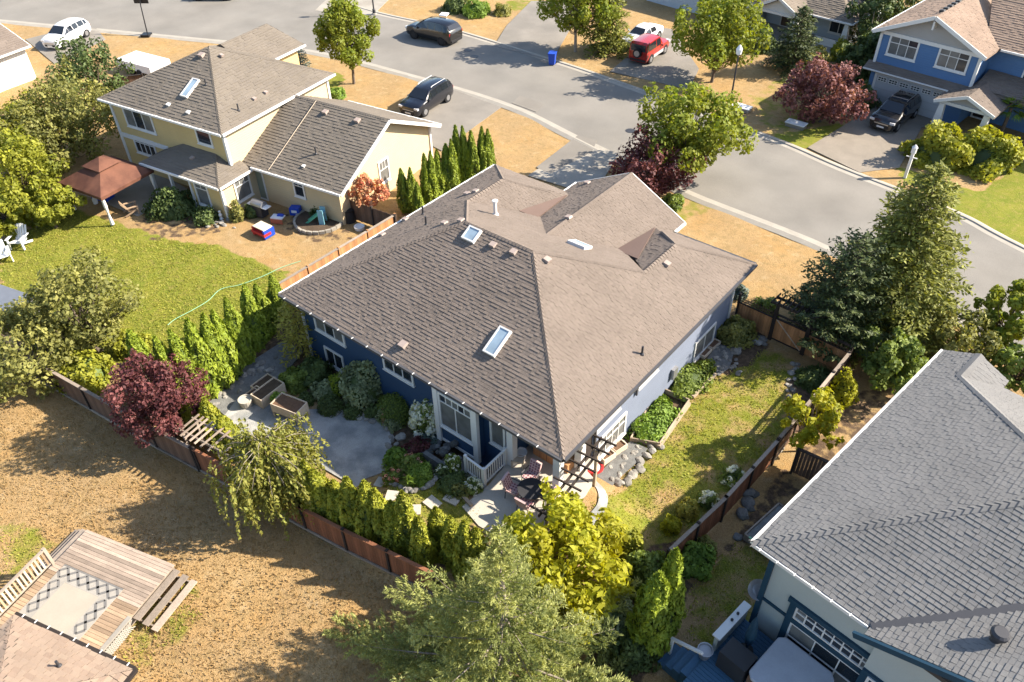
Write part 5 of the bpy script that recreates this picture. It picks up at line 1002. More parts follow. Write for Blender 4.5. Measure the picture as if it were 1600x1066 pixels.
drape_strip('path',[G(*p) for p in ((926,752),(939,766),(942,786),(928,808),(902,838))],.38,'crushed_rock',.035)
sheet('rock_path',gp([(322,625),(350,592),(440,535),(478,545),(440,590),(400,622),(352,650)]),'rock_dark',.02)
# rocks
def rock_mesh(i,mat):
    import mathutils.noise as mn
    b=bmesh.new(); bmesh.ops.create_icosphere(b,subdivisions=2,radius=1)
    for v in b.verts: v.co*=1+.38*mn.noise(v.co*1.1+Vector((i*7.1,0,0))); v.co.z*=.62
    me=bpy.data.meshes.new('rock'); b.to_mesh(me); b.free(); me.materials.append(M[mat]); a=me.attributes.new('rnd','FLOAT','FACE'); a.data.foreach_set('value',[NP.random()]*len(me.polygons)); return me
import bmesh
RK=[rock_mesh(i,'rock') for i in range(5)]; RD=[rock_mesh(i+9,'rock_dark') for i in range(3)]
def rocks(pts,s,label,group,n=None,dark=False,jit=.12):
    if n: ln=smooth_line([G(*p) for p in pts],8); P=[ln[int(i*(len(ln)-1)/(n-1))] for i in range(n)]
    else: P=[np.array(G(*p)[:2]) for p in pts]
    for p in P:
        x,y=p+NP.normal(size=2)*jit; o=obj('rock',random.choice(RD if dark else RK),None,(x,y,th(x,y)+.02),(NP.normal()*.2,NP.normal()*.2,NP.random()*6)); q=s*NP.uniform(.6,1.35); o.scale=(q,q*NP.uniform(.7,1),q*NP.uniform(.7,1.1)); tag(o,label,'rock',group)
rocks([(518,645),(560,648),(592,655),(612,675),(614,705),(606,735)],.2,'pale rounded rock edging the grey gravel patio','rocks along the gravel patio',30)
rocks([(340,622),(362,600),(385,580),(425,575)],.2,'pale boulder in the rock pile below the cedar row','boulders below the cedars',40,jit=.45)
rocks([(610,742),(618,757),(640,766),(665,762),(683,744)],.13,'small stone edging the corner flower bed','stones round the corner bed',24,jit=.04)
rocks([(665,660),(680,690),(690,715),(700,690),(712,700)],.2,'grey boulder in the shaded rockery by the stairwell','rockery boulders',30,dark=True,jit=.4)
rocks([(1022,700),(1010,715),(995,735),(985,745),(968,755)],.24,'big pale boulder at the edge of the side lawn','boulders on the side lawn edge',12,jit=.12)
rocks([(1112,560),(1130,550),(1140,570),(1125,580)],.13,'river stone in the dark bed under the side window','stones under the side window',24,jit=.3)
rocks([(960,735),(975,715),(990,705),(980,735)],.14,'river stone in the bed beside the trough planters','stones beside the trough planters',20,jit=.25)
rocks([(1248,568),(1236,590),(1232,620),(1236,655)],.17,'white stone in the border beside the shaded corner bed','stones of the corner border',22,jit=.1)
rocks([(1150,545),(1175,528),(1195,535)],.25,'boulder near the garden gate','boulders near the gate',7,jit=.25)
rocks([(1165,800),(1175,780),(1150,830)],.3,'dark boulder at the foot of the long fence','boulders behind the long fence',6,dark=True,jit=.3)
# stepping stones
for i,(px,py) in enumerate(((676,786),(707,779),(598,755),(615,775),(645,797))):
    g=G(px,py); o=one('stepping_stone','patio_concrete',None,'prism',[(-.34,-.24),(.3,-.28),(.34,.22),(-.3,.27)],-.05,.035,loc=(g[0],g[1],th(g[0],g[1])),rot=.2*i); tag(o,'pale square stepping stone set in the back lawn','stepping stone','stepping stones')
def timber(name,label,a,b_,w=.14,h=.16,mat='wood_timber',z=None):
    a,b_=G(*a),G(*b_); o=one(name,mat,None,'bar',(0,0,h*.3),(b_[0]-a[0],b_[1]-a[1],b_[2]-a[2]+h*.3),w,h,loc=a); return tag(o,label,'edging')
timber('timber_edging','timber edging between back lawn and heather bed',(684,735),(737,792)); timber('timber_edging','long log edging the side lawn below the upper bed',(1118,586),(1082,622)); timber('timber_edging','weathered log edging the side lawn below the framed bed',(1076,632),(1028,700),.2,.2)
# raised bed frame
RB=thing('raised_bed','timber frame of the raised vegetable bed against the side wall','raised bed',G(1060,650)); g0=np.array(G(1060,650)); fr=[np.array(G(*p))-g0+np.array([0,0,.12]) for p in ((1030,610),(1076,630),(1030,698),(985,690))]
for i in range(4): one('board','wood_timber',RB,'bar',fr[i],fr[(i+1)%4],.06,.28)
# trough planters by the side windows
def trough(label,a,b_,w=.42,h=.34,mat='wood_pale',fill='mulch',group=None,legs=0.):
    a,b_=np.array(G(*a)),np.array(G(*b_)); d=b_-a; L=float(np.linalg.norm(d)); T=thing('planter',label,'planter',tuple(a),math.atan2(d[1],d[0]),group); t=.04
    for (x0,x1,y0,y1) in ((0,L,0,t),(0,L,w-t,w),(0,t,t,w-t),(L-t,L,t,w-t)): one('side_board',mat,T,'box',x0,x1,y0,y1,legs,legs+h)
    one('soil',fill,T,'box',t,L-t,t,w-t,legs+.02,legs+h-.07)
    if legs:
        for x in (.05,L-.05):
            for y in (.05,w-.05): one('leg',mat,T,'box',x-.045,x+.045,y-.045,y+.045,0,legs)
    return T
trough('pale trough planter under the wide side window',(944,728),(962,716)); trough('pale trough planter touching the wide side window corner',(962,714),(980,702))
trough('pale frame box under the shaded side window',(1100,562),(1112,550),.4,.2); trough('pale frame box at the far end of the side window',(1113,549),(1126,538),.4,.2)
# planters on the gravel patio
trough('tall pale planter of bare brown soil with open side',(428,652),(468,668),.85,.5,legs=.4); trough('pale planter box with leafy lettuce behind the soil planter',(412,640),(448,612),.75,.6,fill='soil')
q=at(430,628,.6); shrub('lettuce','leafy lettuce growing in the pale planter box',(q[0]-.05,q[1]+.25,.5),.36,.28,'leaf_grassy',500,.13)
trough('dark filled box at the top of the planter group',(405,618),(432,598),.55,.35,fill='soil'); trough('narrow pale crate beside the round pot',(394,630),(412,616),.4,.4,fill='soil')
b=MB(); b.lathe([(.26,0),(.33,.35),(.34,.45),(.28,.45),(.27,.4)],(0,0,0),16); o=b.build('garden_pot','patio_concrete',None,G(386,634)); tag(o,'pale round pot at the end of the planter group','pot')
b=MB(); b.lathe([(.2,0),(.24,.35),(.26,.36),(.22,.36),(.2,.3)],(0,0,0),14); o=b.build('garden_bucket','plastic_red',None,G(474,642)); tag(o,'red bucket beside the soil planter','bucket')
b=MB(); b.lathe([(.24,0),(.22,.3),(.0,.34)],(0,0,0),14); o=b.build('garden_bucket','leaf_goldspruce',None,G(463,633)); tag(o,'yellow tub behind the soil planter','bucket')
# ---------------------------------------------------------------- fences
BOARD={}
def board_mesh(w,h,t,mat,i):
    k_=(w,h,t,mat,i)
    if k_ not in BOARD: b=MB(); b.box(-w/2,w/2,-t/2,t/2,0,h,0,[.2,.5,.8,.35][i]); BOARD[k_]=b.mesh('board',mat)
    return BOARD[k_]
def fence(name,label,pts,h,mat,post='wood_dark',bw=.14,panel=2.4,cap='wood_grey',kick=None,rails=True,lat=0.,gap=.006,postw=.1):
    T=thing(name,label,'fence',(pts[0][0],pts[0][1],0)); o=np.array([pts[0][0],pts[0][1],0.])
    for a,c in zip(pts[:-1],pts[1:]):
        a,c=np.array([*a[:2],0.]),np.array([*c[:2],0.]); L=np.linalg.norm(c-a); d=(c-a)/L; nrm_=np.array([-d[1],d[0],0]); ang=math.atan2(d[1],d[0]); n=max(1,int(round(L/panel))); pl=L/n
        for j in range(n+1):
            p=a+d*pl*j; z=th(p[0],p[1]); 
            if j<n or c is pts[-1] or True: one('post',post,T,'box',-postw/2,postw/2,-postw/2-.02,postw/2+.02,-.1,h+.1,loc=tuple(p-o+np.array([0,0,z])),rot=ang)
        nb=int(L/(bw+gap))
        for j in range(nb):
            p=a+d*(j+.5)*(L/nb); z=th(p[0],p[1]); w_=obj('board',board_mesh(bw,h-lat-.06,.022,mat,j*7%4),T,tuple(p-o+np.array([0,0,z+.05+.015*math.sin(j*2.3)])),ang)
        for j in range(n):
            p,q=a+d*pl*j,a+d*pl*(j+1); zp,zq=th(p[0],p[1]),th(q[0],q[1]); P=p-o;Q=q-o
            if cap: one('top_rail',cap,T,'bar',P+np.array([0,0,zp+h+.02]),Q+np.array([0,0,zq+h+.02]),.15,.045)
            if kick: one('kick_board',kick,T,'bar',P+np.array([0,0,zp+.06])+nrm_*-.05,Q+np.array([0,0,zq+.06])-nrm_*.05,.05,.13)
            if lat:
                b=MB(); z0=h-lat; one('lattice_rail',post,T,'bar',P+np.array([0,0,zp+z0]),Q+np.array([0,0,zq+z0]),.06,.06); m=int(pl/.16)
                for i in range(m+1):
                    r_=p+d*pl*i/m-o; b.bar(r_+np.array([0,0,zp+z0]),r_+np.array([0,0,zp+h]),.04,.015)
                for i in range(1,int(lat/.14)): b.bar(P+np.array([0,0,zp+z0+.14*i])+nrm_*.012,Q+np.array([0,0,zq+z0+.14*i])+nrm_*.012,.012,.04)
                b.build('lattice',post if post!='wood_dark' else 'wood_brown',T)
    return T
fence('fence','weathered grey brown board fence behind the burgundy plum tree',[(-28.5,-9.45),(-16.8,-7.95),(-14.2,-7.55)],1.45,'wood_brown',kick='wood_grey')
fence('fence','reddish brown board fence backing the cedar hedge',[(-14.1,-7.5),(-8.0,-6.65),(-1.5,-5.75)],1.4,'wood_red',kick='wood_grey',cap='wood_red')
fence('fence','red and grey peeling picket fence beside the bungalow eave',[at(430,447,1.4)[:2],at(617,336,1.4)[:2]],1.4,'wood_cedar',post='wood_cedar',cap='wood_grey',bw=.15)
fence('fence','short dark board fence under the hanging flower basket',[at(545,312,1.4)[:2],at(617,337,1.4)[:2]],1.4,'wood_brown',cap=None)
fence('fence','long brown fence with pale cap between lawn and grey roofed house',[(4.55,.6),(5.05,4.2),(5.35,8.3)],1.5,'wood_red',cap='wood_grey')
fence('fence','lattice topped fence end behind the lime green young tree',[(5.36,8.35),(5.5,12.0),(5.62,15.6)],1.55,'wood_brown',cap='wood_grey',lat=.4)
fence('fence','lattice topped brown fence between house corner and gate',[(-.45,16.25),(1.55,16.15)],1.8,'wood_cedar',lat=.45,cap=None)
fence('fence','cedar fence with open lattice top beside the pergola gate',[(3.45,16.02),(5.6,15.85)],1.75,'wood_cedar',lat=.4,cap='wood_dark')
fence('fence','dark cross fence in the shade under the young lime tree',[at(1236,738)[:2],at(1305,770)[:2]],1.5,'wood_brown',cap='wood_dark')
fence('fence','dark brown fence beside the white covered trailer',[at(172,122,1.4)[:2],at(222,117,1.4)[:2]],1.4,'wood_brown',cap='wood_dark')
# gate with small pergola
GT=thing('garden_gate','cedar garden gate with diagonal brace under a small dark pergola','gate',(1.62,16.12,0),math.atan2(-.1,1.75)); gw=1.75
for x in (0,gw): one('post','wood_dark',GT,'box',x-.07,x+.07,-.07,.07,-.1,2.45)
for i in range(11): obj('board',board_mesh(.14,1.35,.022,'wood_cedar',i%4),GT,(.13+.149*i,0,.06))
for z in (.08,1.38,1.62): one('rail','wood_dark',GT,'box',.07,gw-.07,-.04,.04,z,z+.08)
one('brace','wood_pale',GT,'bar',(.12,-.03,1.36),(gw-.12,-.03,.14),.03,.05)
for y in (-.25,.25): one('beam','wood_dark',GT,'box',-.3,gw+.3,y-.035,y+.035,2.38,2.52)
for i in range(9): one('rafter','wood_dark',GT,'box',-.2+.27*i-.025,-.2+.27*i+.025,-.48,.48,2.52,2.62)
# trellis arbour on the back fence
AR=thing('arbour','weathered slatted arbour on top of the back fence','arbour',(-14.9,-7.35,0),math.atan2(.95,7.0))
for x in (0,2.2,4.3):
    for y in (0,.75): one('post','wood_grey',AR,'box',x-.05,x+.05,y-.05,y+.05,0,1.9)
for y in (0,.75): one('beam','wood_grey',AR,'box',-.2,4.5,y-.03,y+.03,1.85,1.98)
for i,x in enumerate((0,.28,.55,.85,1.15,1.5,1.95,2.6,3.1,3.7,3.95,4.3)): one('slat','wood_old',AR,'bar',(x,-.3,2.01),(x+.05*math.sin(i*3),1.0,2.03),.08,.05)
# white lattice panel leaning behind the long fence
LT=thing('lattice_panel','white lattice strip at the foot of the long fence','lattice',at(1150,785)[:2]+(0,),math.atan2(at(1207,722)[1]-at(1150,785)[1],at(1207,722)[0]-at(1150,785)[0]))
for z in (.05,.5): one('rail','lattice_white',LT,'box',0,4.0,-.02,.02,z,z+.07)
for i in range(27): one('slat','lattice_white',LT,'bar',(.05+.145*i,0,.08),(.15+.145*i,.0,.54),.03,.015)
# stairwell and railing
c0=np.array(at(757,758,1.0)); cl=np.array(at(729,737,1.0)); cr=np.array(at(790,726,1.0))
ST=thing('stair_railing','white picket railing round the basement stairwell','railing',tuple(c0)); 
for q in (cl,cr):
    d=q-c0; L=np.linalg.norm(d[:2]); n=int(L/.13)
    one('top_rail','white_paint',ST,'bar',(0,0,.95),tuple(d*[1,1,0]+np.array([0,0,.95])),.09,.06); one('bottom_rail','white_paint',ST,'bar',(0,0,.1),tuple(d*[1,1,0]+np.array([0,0,.1])),.06,.05)
    for i in range(1,n): p=d*i/n; one('picket','white_paint',ST,'box',p[0]-.018,p[0]+.018,p[1]-.018,p[1]+.018,.1,.95)
for p in (np.zeros(3),cl-c0,cr-c0): one('post','white_paint',ST,'box',p[0]-.06,p[0]+.06,p[1]-.06,p[1]+.06,-.1,1.05)
SW=thing('stairwell','concrete basement stairwell behind the white railing','stairs',(float(cl[0]),float(c0[1]),0)); wl=float(c0[0]-cl[0])
one('retaining_wall','concrete',SW,'box',-.1,wl+.35,-.12,.06,-.4,.98); one('retaining_wall','concrete',SW,'box',wl+.2,wl+.35,.06,1.3,-.4,.98); one('floor','concrete',SW,'box',-2.2,wl+.2,.0,1.35,-.5,-.36); one('retaining_wall','rock_dark',SW,'box',-2.3,-.1,-.2,.0,-.4,.8)
for i in range(5): one('step','concrete',SW,'box',wl-.3-.28*(4-i),wl+.2,.06,1.0,-.36,-.36+.25*i)
# ---------------------------------------------------------------- patio pergola and furniture
pa,pb=np.array(at(942,688,3.05)),np.array(at(850,803,3.05)); d=pb-pa; L=float(np.linalg.norm(d[:2])); PG=thing('pergola','narrow dark slatted pergola beside the dining set','pergola',(pa[0],pa[1],0),math.atan2(d[1],d[0]))
for y in (-.14,.14): one('beam','wood_dark',PG,'box',-.15,L+.15,y-.03,y+.03,2.9,3.05)
for i in range(9): one('slat','wood_dark',PG,'box',L*i/8-.03,L*i/8+.03,-.62,.62,3.05,3.13)
for x in (.45,L-.25): one('post','wood_timber',PG,'box',x-.06,x+.06,-.06,.06,th(*(pa[:2]+d[:2]*x/L))-.1,2.9)
def chair(label,px,py,rot):
    p=at(px,py,1.4); T=thing('patio_chair',label,'chair',(p[0],p[1],1.025),rot); m=MB(); 
    for x in (-.25,.25):
        for y in (-.25,.25): one('leg','metal_dark',T,'tube',[(x*1.1,y*1.1,0),(x,y,.42)],.018,6)
    c=MB(); c.box(-.26,.26,-.26,.26,.40,.50); s_=c.build('seat_cushion','cushion_pink',T); c=MB(); c.solid([(-.26,.2,.5),(.26,.2,.5),(.26,.36,1.05),(-.26,.36,1.05),(-.26,.29,.48),(.26,.29,.48),(.26,.45,1.03),(-.26,.45,1.03)],[(0,1,2,3),(7,6,5,4),(0,4,5,1),(1,5,6,2),(2,6,7,3),(3,7,4,0)]); k_=c.build('back_cushion','cushion_pink',T)
    for par,f in ((s_,lambda u,v:(-.2+.13*u,-.2+.13*v,.502)),(k_,lambda u,v:(-.2+.13*u,.225+.036*v,.58+.125*v))):      # dark lozenges printed on the cushions
        for u in range(4):
            for v in range(4):
                if (u+v)%2==0 or True:
                    q=np.array(f(u,v)); e1=np.array([1.,0,0])*.045; e2=(np.array([0,1.,0]) if par is s_ else unit((0,.16,.55)))*.05; nn=np.array([0,0,.004]) if par is s_ else np.array([0,-.012,.003]); b=MB(); b.face([q-e1+nn,q-e2+nn,q+e1+nn,q+e2+nn]); b.build('pattern','cushion_purple',par)
    for x in (-.3,.3): one('arm','metal_dark',T,'tube',[(x,-.22,.42),(x,-.22,.64),(x,.28,.66)],.018,6)
    return T
chair('patterned patio chair facing the table from the porch side',829,746,.0); chair('patterned patio chair sideways on beside the railing',803,766,1.75); chair('patterned patio chair on the hedge side of the table',822,788,3.2); chair('patterned patio chair half under the pergola',851,772,-1.6)
p=at(830,765,1.65); T=thing('patio_table','dark metal patio table between the patterned chairs','table',(p[0],p[1],1.025)); b=MB(); b.lathe([(.55,.66),(.56,.69),(.0,.69)],(0,0,0),20); b.build('top','metal_dark',T)
for a in range(4): one('leg','metal_dark',T,'tube',[(.42*math.cos(a*1.57+.7),.42*math.sin(a*1.57+.7),0),(.3*math.cos(a*1.57+.7),.3*math.sin(a*1.57+.7),.66)],.02,6)
T=thing('storage_bench','brown wooden storage bench under the porch roof','bench',(-1.75,1.9,1.03)); one('box','wood_cedar',T,'box',-.9,.9,-.3,.3,0,.5); one('lid','wood_cedar',T,'box',-.93,.93,-.33,.33,.5,.55)
for i in range(1,5): one('batten','wood_brown',T,'box',-.9+.36*i-.01,-.9+.36*i+.01,-.315,-.3,.02,.48)
b=MB(); b.lathe([(.2,0),(.26,.45),(.28,.46),(.24,.46),(.22,.4)],(0,0,0),16); o=b.build('bucket','plastic_white',None,at(814,712,1.25)[:2]+(1.03,)); tag(o,'white tub standing on the porch floor','bucket')
p=at(809,722,1.25); T=thing('side_table','small pale wicker side table beside the porch column','table',(p[0],p[1],1.03),.5); one('top','wood_pale',T,'box',-.26,.26,-.2,.2,.4,.45)
for x in (-.22,.22):
    for y in (-.16,.16): one('leg','wood_pale',T,'box',x-.025,x+.025,y-.025,y+.025,0,.4)
p=at(928,732,.75); T=thing('fire_bowl','round bowl with red rim and pale filling beside the pergola','bowl',(p[0],p[1],th(p[0],p[1]))); b=MB(); b.lathe([(.12,0),(.14,.5),(.36,.66),(.42,.72),(.40,.77),(.32,.76),(.28,.68)],(0,0,0),22); b.build('bowl','plastic_red',T); one('filling','cloth_white',T,'lathe',[(.3,.66),(.28,.71),(.0,.72)],(0,0,0),18)
p=G(905,838); T=thing('planter','terracotta planter at the end of the curved path','planter',G(908,822)); b=MB(); b.lathe([(.25,0),(.34,.42),(.36,.46),(.3,.46),(.28,.4)],(0,0,0),14); b.build('pot','terracotta',T)
# rock bed box behind the fence
T=thing('raised_bed','gravel filled timber bed beside the grey roofed house','raised bed',at(1165,845)[:2]+(0,),R_(80)); one('fill','rock_dark',T,'box',0,2.3,-1.1,.1,0,.28)
for a,c in (((0,.1,.18),(2.3,.1,.18)),((0,-1.1,.18),(2.3,-1.1,.18)),((0,.1,.18),(0,-1.1,.18)),((2.3,.1,.18),(2.3,-1.1,.18))): one('board','wood_grey',T,'bar',a,c,.06,.36)
one('edging_strip','hose_green',T,'box',-.06,.02,-.9,-.1,.36,.4)
# ---------------------------------------------------------------- lower left deck
dz2=.55; DO=at(136,827,dz2); DL=Loc((DO[0],DO[1]),16.5); DK=thing('deck','weathered wooden deck with side steps and a patterned rug','deck',(DO[0],DO[1],0),DL.rot); DW=4.45; DD=5.2
for i in range(36):
    m='wood_old' if i<14 else 'wood_deck'; one('plank',m,DK,'box',0 if i%9 else .0,DW,-.142*(i+1),-.142*i-.012,dz2-.035,dz2+random.uniform(-.003,.003))
one('frame','wood_grey',DK,'box',.05,DW-.05,-DD,-.05,0.05,dz2-.045)
for i,(z,o_) in enumerate(((dz2-.12,.0),(dz2-.27,.36),(dz2-.42,.72))):
    one('step','wood_grey',DK,'box',DW+.02+o_,DW+.3+o_,-2.35,-.1,z-.05,z)
    one('step','wood_grey',DK,'box',-.32-o_*.7,-.04-o_*.7,-1.9,-.0,z-.05,z)
for y in (-.2,-1.2,-2.2): one('stringer','wood_grey',DK,'box',DW,DW+.95,y-.03,y+.03,0,.12)
one('skirt_rail','deck_white',DK,'box',DW-.12,DW+.05,-DD,-2.4,dz2-.05,dz2+.02)
b=MB()
for i in range(26):
    y=-2.45-.11*i; b.bar((DW+.06,y,.02),(DW+.06,y-.48,dz2-.06),.015,.03); b.bar((DW+.075,y,dz2-.06),(DW+.075,y-.48,.02),.015,.03)
kind(b.build('lattice_skirt','lattice_white',DK),'stuff')
RA=MB(); ra0=(.02,-1.75); 
for y in (-1.75,-4.3): one('rail_post','wood_grey',DK,'box',-.06,.06,y-.06,y+.06,dz2,dz2+1.0)
one('top_rail','wood_grey',DK,'box',-.05,.05,-4.3,-1.75,dz2+.9,dz2+.97); one('bottom_rail','wood_grey',DK,'box',-.03,.03,-4.3,-1.75,dz2+.1,dz2+.16)
for i in range(15): one('baluster','wood_pale' if i%4 else 'wood_deck',DK,'box',-.025,.025,-1.9-.165*i-.04,-1.9-.165*i+.04,dz2+.16,dz2+.9)
# rug
rc=[DL.l(at(*p,dz2)) for p in ((102,882),(191,924),(120,1004),(31,958))]; RG=thing('rug','grey and cream outdoor rug with lattice border on the weathered deck','rug',tuple(DL.w((rc[0][0],rc[0][1],dz2+.006))),DL.rot); rx=float(rc[1][0]-rc[0][0]); ry_=float(rc[0][1]-rc[2][1])
one('pile','rug_pale',RG,'box',0,rx,-ry_,0,0,.012); one('border_band','deck_white',RG,'box',.0,rx,-.62,0,.0125,.0145); one('border_band','deck_white',RG,'box',.0,.62,-ry_,-.62,.0125,.0145); one('border_band','deck_white',RG,'box',rx-.62,rx,-ry_,-.62,.0125,.0145); bw_=.62; b=MB(); z=.016
def seg(a,c,w_=.05): b.bar((a[0],a[1],z),(c[0],c[1],z),w_*2,.006)
n=6; sx=rx/n
for i in range(n):
    x0=i*sx; c=(x0+sx/2,-bw_/2); 
    for a_,c_ in (((x0,-bw_/2),(x0+sx/2,-.08)),((x0+sx/2,-.08),(x0+sx,-bw_/2)),((x0,-bw_/2),(x0+sx/2,-bw_+.08)),((x0+sx/2,-bw_+.08),(x0+sx,-bw_/2))): seg(a_,c_)
m=int((ry_-bw_)/sx)+1
for s in (0,rx-bw_):
    for i in range(m):
        y0=-bw_-i*sx; 
        for a_,c_ in (((s+bw_/2,y0),(s+.08,y0-sx/2)),((s+.08,y0-sx/2),(s+bw_/2,y0-sx)),((s+bw_/2,y0),(s+bw_-.08,y0-sx/2)),((s+bw_-.08,y0-sx/2),(s+bw_/2,y0-sx))):
            if min(a_[1],c_[1])>-ry_: seg(a_,c_)
seg((0,-.03),(rx,-.03),.03)
b.build('border_pattern','rug_grey',RG)
# ---------------------------------------------------------------- vehicles
SUVP=[(-2.36,.80,.86,.98,.70),(-2.28,.90,1.02,1.18,.80),(-1.98,.95,1.06,1.56,.70),(-1.6,.96,1.06,1.66,.70),(-.8,.96,1.05,1.70,.70),(-.1,.96,1.04,1.69,.69),(.5,.96,1.03,1.60,.67),(1.32,.96,1.01,1.10,.84),(1.8,.95,.98,1.07,.86),(2.14,.92,.92,.99,.83),(2.32,.86,.80,.86,.76),(2.38,.78,.66,.70,.68)]
BOXP=[(-2.05,.80,.92,1.0,.72),(-2.02,.84,1.0,1.62,.70),(-1.85,.86,1.0,1.78,.70),(-.4,.86,1.0,1.80,.70),(.25,.86,1.0,1.76,.68),(.78,.86,.99,1.06,.76),(1.5,.85,.97,1.03,.76),(1.98,.83,.92,.97,.74),(2.06,.80,.75,.78,.70)]
SEDP=[(-2.25,.74,.78,.84,.64),(-2.15,.82,.88,.97,.74),(-1.55,.86,.90,1.00,.72),(-.95,.87,.88,1.36,.60),(-.1,.87,.87,1.40,.60),(.4,.87,.86,1.33,.58),(1.05,.87,.84,.92,.76),(1.7,.85,.78,.84,.76),(2.1,.80,.68,.72,.70),(2.24,.70,.56,.58,.60)]
def car(name,label,p_rear,p_front,prof,paint,scale=1.,cat='car',rails=None,spare=False,two=None,rack=False,rimm='rim'):
    a,c=np.array(p_rear[:2]),np.array(p_front[:2]); d=c-a; T=thing(name,label,cat,(*(a+c)/2,.03),math.atan2(d[1],d[0])); T.scale=(scale,)*3
    b=MB(); rows=[]; sec=lambda s:[(0,.24),(.86*s[1],.24),(.97*s[1],.42),(s[1],.62),(.985*s[1],s[2]),(s[4]+.03,s[3]-.05),(s[4]*.88,s[3]),(0,s[3]+.025)]
    for s in prof:
        h=sec(s); rows.append([(s[0],y,z) for y,z in h]+[(s[0],-y,z) for y,z in h[::-1]])
    n=len(rows[0]); b.grid(rows,0,close=True); b.face(rows[0][::-1],0,.5); b.face(rows[-1],0,.5)
    bo=b.build('body',paint,T,smooth=True); es=bo.modifiers.new('e','EDGE_SPLIT'); es.split_angle=R_(38)
    cab=[i for i,s in enumerate(prof) if s[3]-s[2]>.3]; i0,i1=cab[0],cab[-1]
    def sidepts(i,f,off):
        s=prof[i]; A=np.array([s[0],.985*s[1],s[2]]);B=np.array([s[0],s[4]+.03,s[3]-.05]); p=A+(B-A)*f; p[1]+=off; return p
    for sg in (1,-1):
        g=[]
        for i in range(i0,i1):
            A,B=sidepts(i,.14,.012),sidepts(i+1,.14,.012); C_,D_=sidepts(i+1,.9,.012),sidepts(i,.9,.012); q=[A+(B-A)*.05,B-(B-A)*.05,C_-(C_-D_)*.05,D_+(C_-D_)*.05]; w_=MB(); w_.face([(p[0],p[1]*sg,p[2]) for p in q]); w_.build('side_window','car_glass',T)
        s0,s1=prof[i1],prof[i1+1]; A=sidepts(i1,.14,.012);B=np.array([s1[0]-.12,.985*s1[1]-.03,s1[2]+.03]);D_=sidepts(i1,.86,.012); w_=MB(); w_.face([(p[0],p[1]*sg,p[2]) for p in (A,B,D_)]); w_.build('side_window','car_glass',T)
        m=MB(); m.box(prof[i1+1][0]-.42,prof[i1+1][0]-.28,sg*(.96)-.08,sg*.96+.08,.98,1.10); m.build('mirror',paint,T)
    s0,s1=prof[i1],prof[i1+1]; ws=MB(); ws.face([(s0[0]+.04,-s0[4]*.9,s0[3]+.002),(s1[0]-.06,-s1[4]*.92,s1[3]+.045),(s1[0]-.06,s1[4]*.92,s1[3]+.045),(s0[0]+.04,s0[4]*.9,s0[3]+.002)]); ws.face([(s0[0]+.04,-s0[4]*.9,s0[3]+.03),(s1[0]-.06,-s1[4]*.92,s1[3]+.075),(s1[0]-.06,s1[4]*.92,s1[3]+.075),(s0[0]+.04,s0[4]*.9,s0[3]+.03)]); ws.build('windscreen','car_glass',T)
    s0,s1=prof[i0],prof[i0-1]; lo=.25; ws=MB(); P0=np.array([s0[0]-.03,s0[4]*.92,s0[3]-.0]);P1=np.array([s1[0]-.03,s1[4]*.95,s1[3]+.03]); P1=P1+(P0-P1)*.12; ws.face([P0,P1,P1*[1,-1,1],P0*[1,-1,1]]); ws.build('rear_window','car_glass',T)
    wx=prof[-1][0]*.62; R=.35
    for x in (-wx,wx):
        for sg in (1,-1):
            y=sg*(max(s[1] for s in prof)-.11); 
            w_=MB(); w_.tube([(x,y-.12,R),(x,y+.12,R)],R,18); wh=w_.build('wheel','tyre',T); w_=MB(); w_.tube([(x,y+sg*.10,R),(x,y+sg*.128,R)],[R*.66,R*.6],14); w_.build('rim',rimm,wh)
            w_=MB(); w_.tube([(x,y-.11,R+.02),(x,y+.105,R+.02)],R*1.16,18); w_.build('wheel_arch','plastic_black',T)
    f=prof[-2]
    for sg in (1,-1):
        m=MB(); m.box(f[0]-.22,f[0]+.045,sg*f[1]*.84-.17,sg*f[1]*.84+.17,f[2]-.07,f[2]+.07); m.build('headlight','headlamp',T)
        r_=prof[1]; m=MB(); m.box(r_[0]-.05,r_[0]+.1,sg*r_[1]*.86-.1,sg*r_[1]*.86+.1,r_[2]-.18,r_[2]+.02); m.build('tail_light','tail_lamp',T)
    m=MB(); m.box(prof[-1][0]-.08,prof[-1][0]+.03,-.55,.55,.34,.52); m.build('grille','plastic_black',T); m=MB(); m.box(prof[0][0]-.05,prof[0][0]+.06,-.7,.7,.3,.46); m.build('bumper','plastic_black',T)
    m=MB(); m.box(prof[-1][0]-.02,prof[-1][0]+.02,-.5,.5,.6,.66); m.build('chrome_strip','rim',T); m=MB(); m.box(prof[-1][0]+.0,prof[-1][0]+.045,-.26,.26,.36,.47); m.build('number_plate','plastic_white',T)
    top=prof[cab[len(cab)//2]]
    if rails:
        for sg in (1,-1): one('roof_rail',rails,T,'tube',[(prof[i0][0]+.2,sg*top[4]*.88,top[3]-.02),(prof[i0][0]+.35,sg*top[4]*.88,top[3]+.06),(prof[i1][0]-.55,sg*top[4]*.88,top[3]+.06),(prof[i1][0]-.35,sg*top[4]*.86,top[3]+.0)],.025,6)
        if rack:
            for x in (prof[i0][0]+.6,prof[i1][0]-.5): one('cross_bar',rails,T,'box',x-.03,x+.03,-top[4]*.9,top[4]*.9,top[3]+.06,top[3]+.1)
    if spare:
        w_=MB(); w_.tube([(prof[0][0]-.22,0,.95),(prof[0][0]-.02,0,.95)],.36,18); sp=w_.build('spare_wheel','tyre',T); w_=MB(); w_.tube([(prof[0][0]-.24,0,.95),(prof[0][0]-.215,0,.95)],.24,16); w_.build('rim','rim',sp)
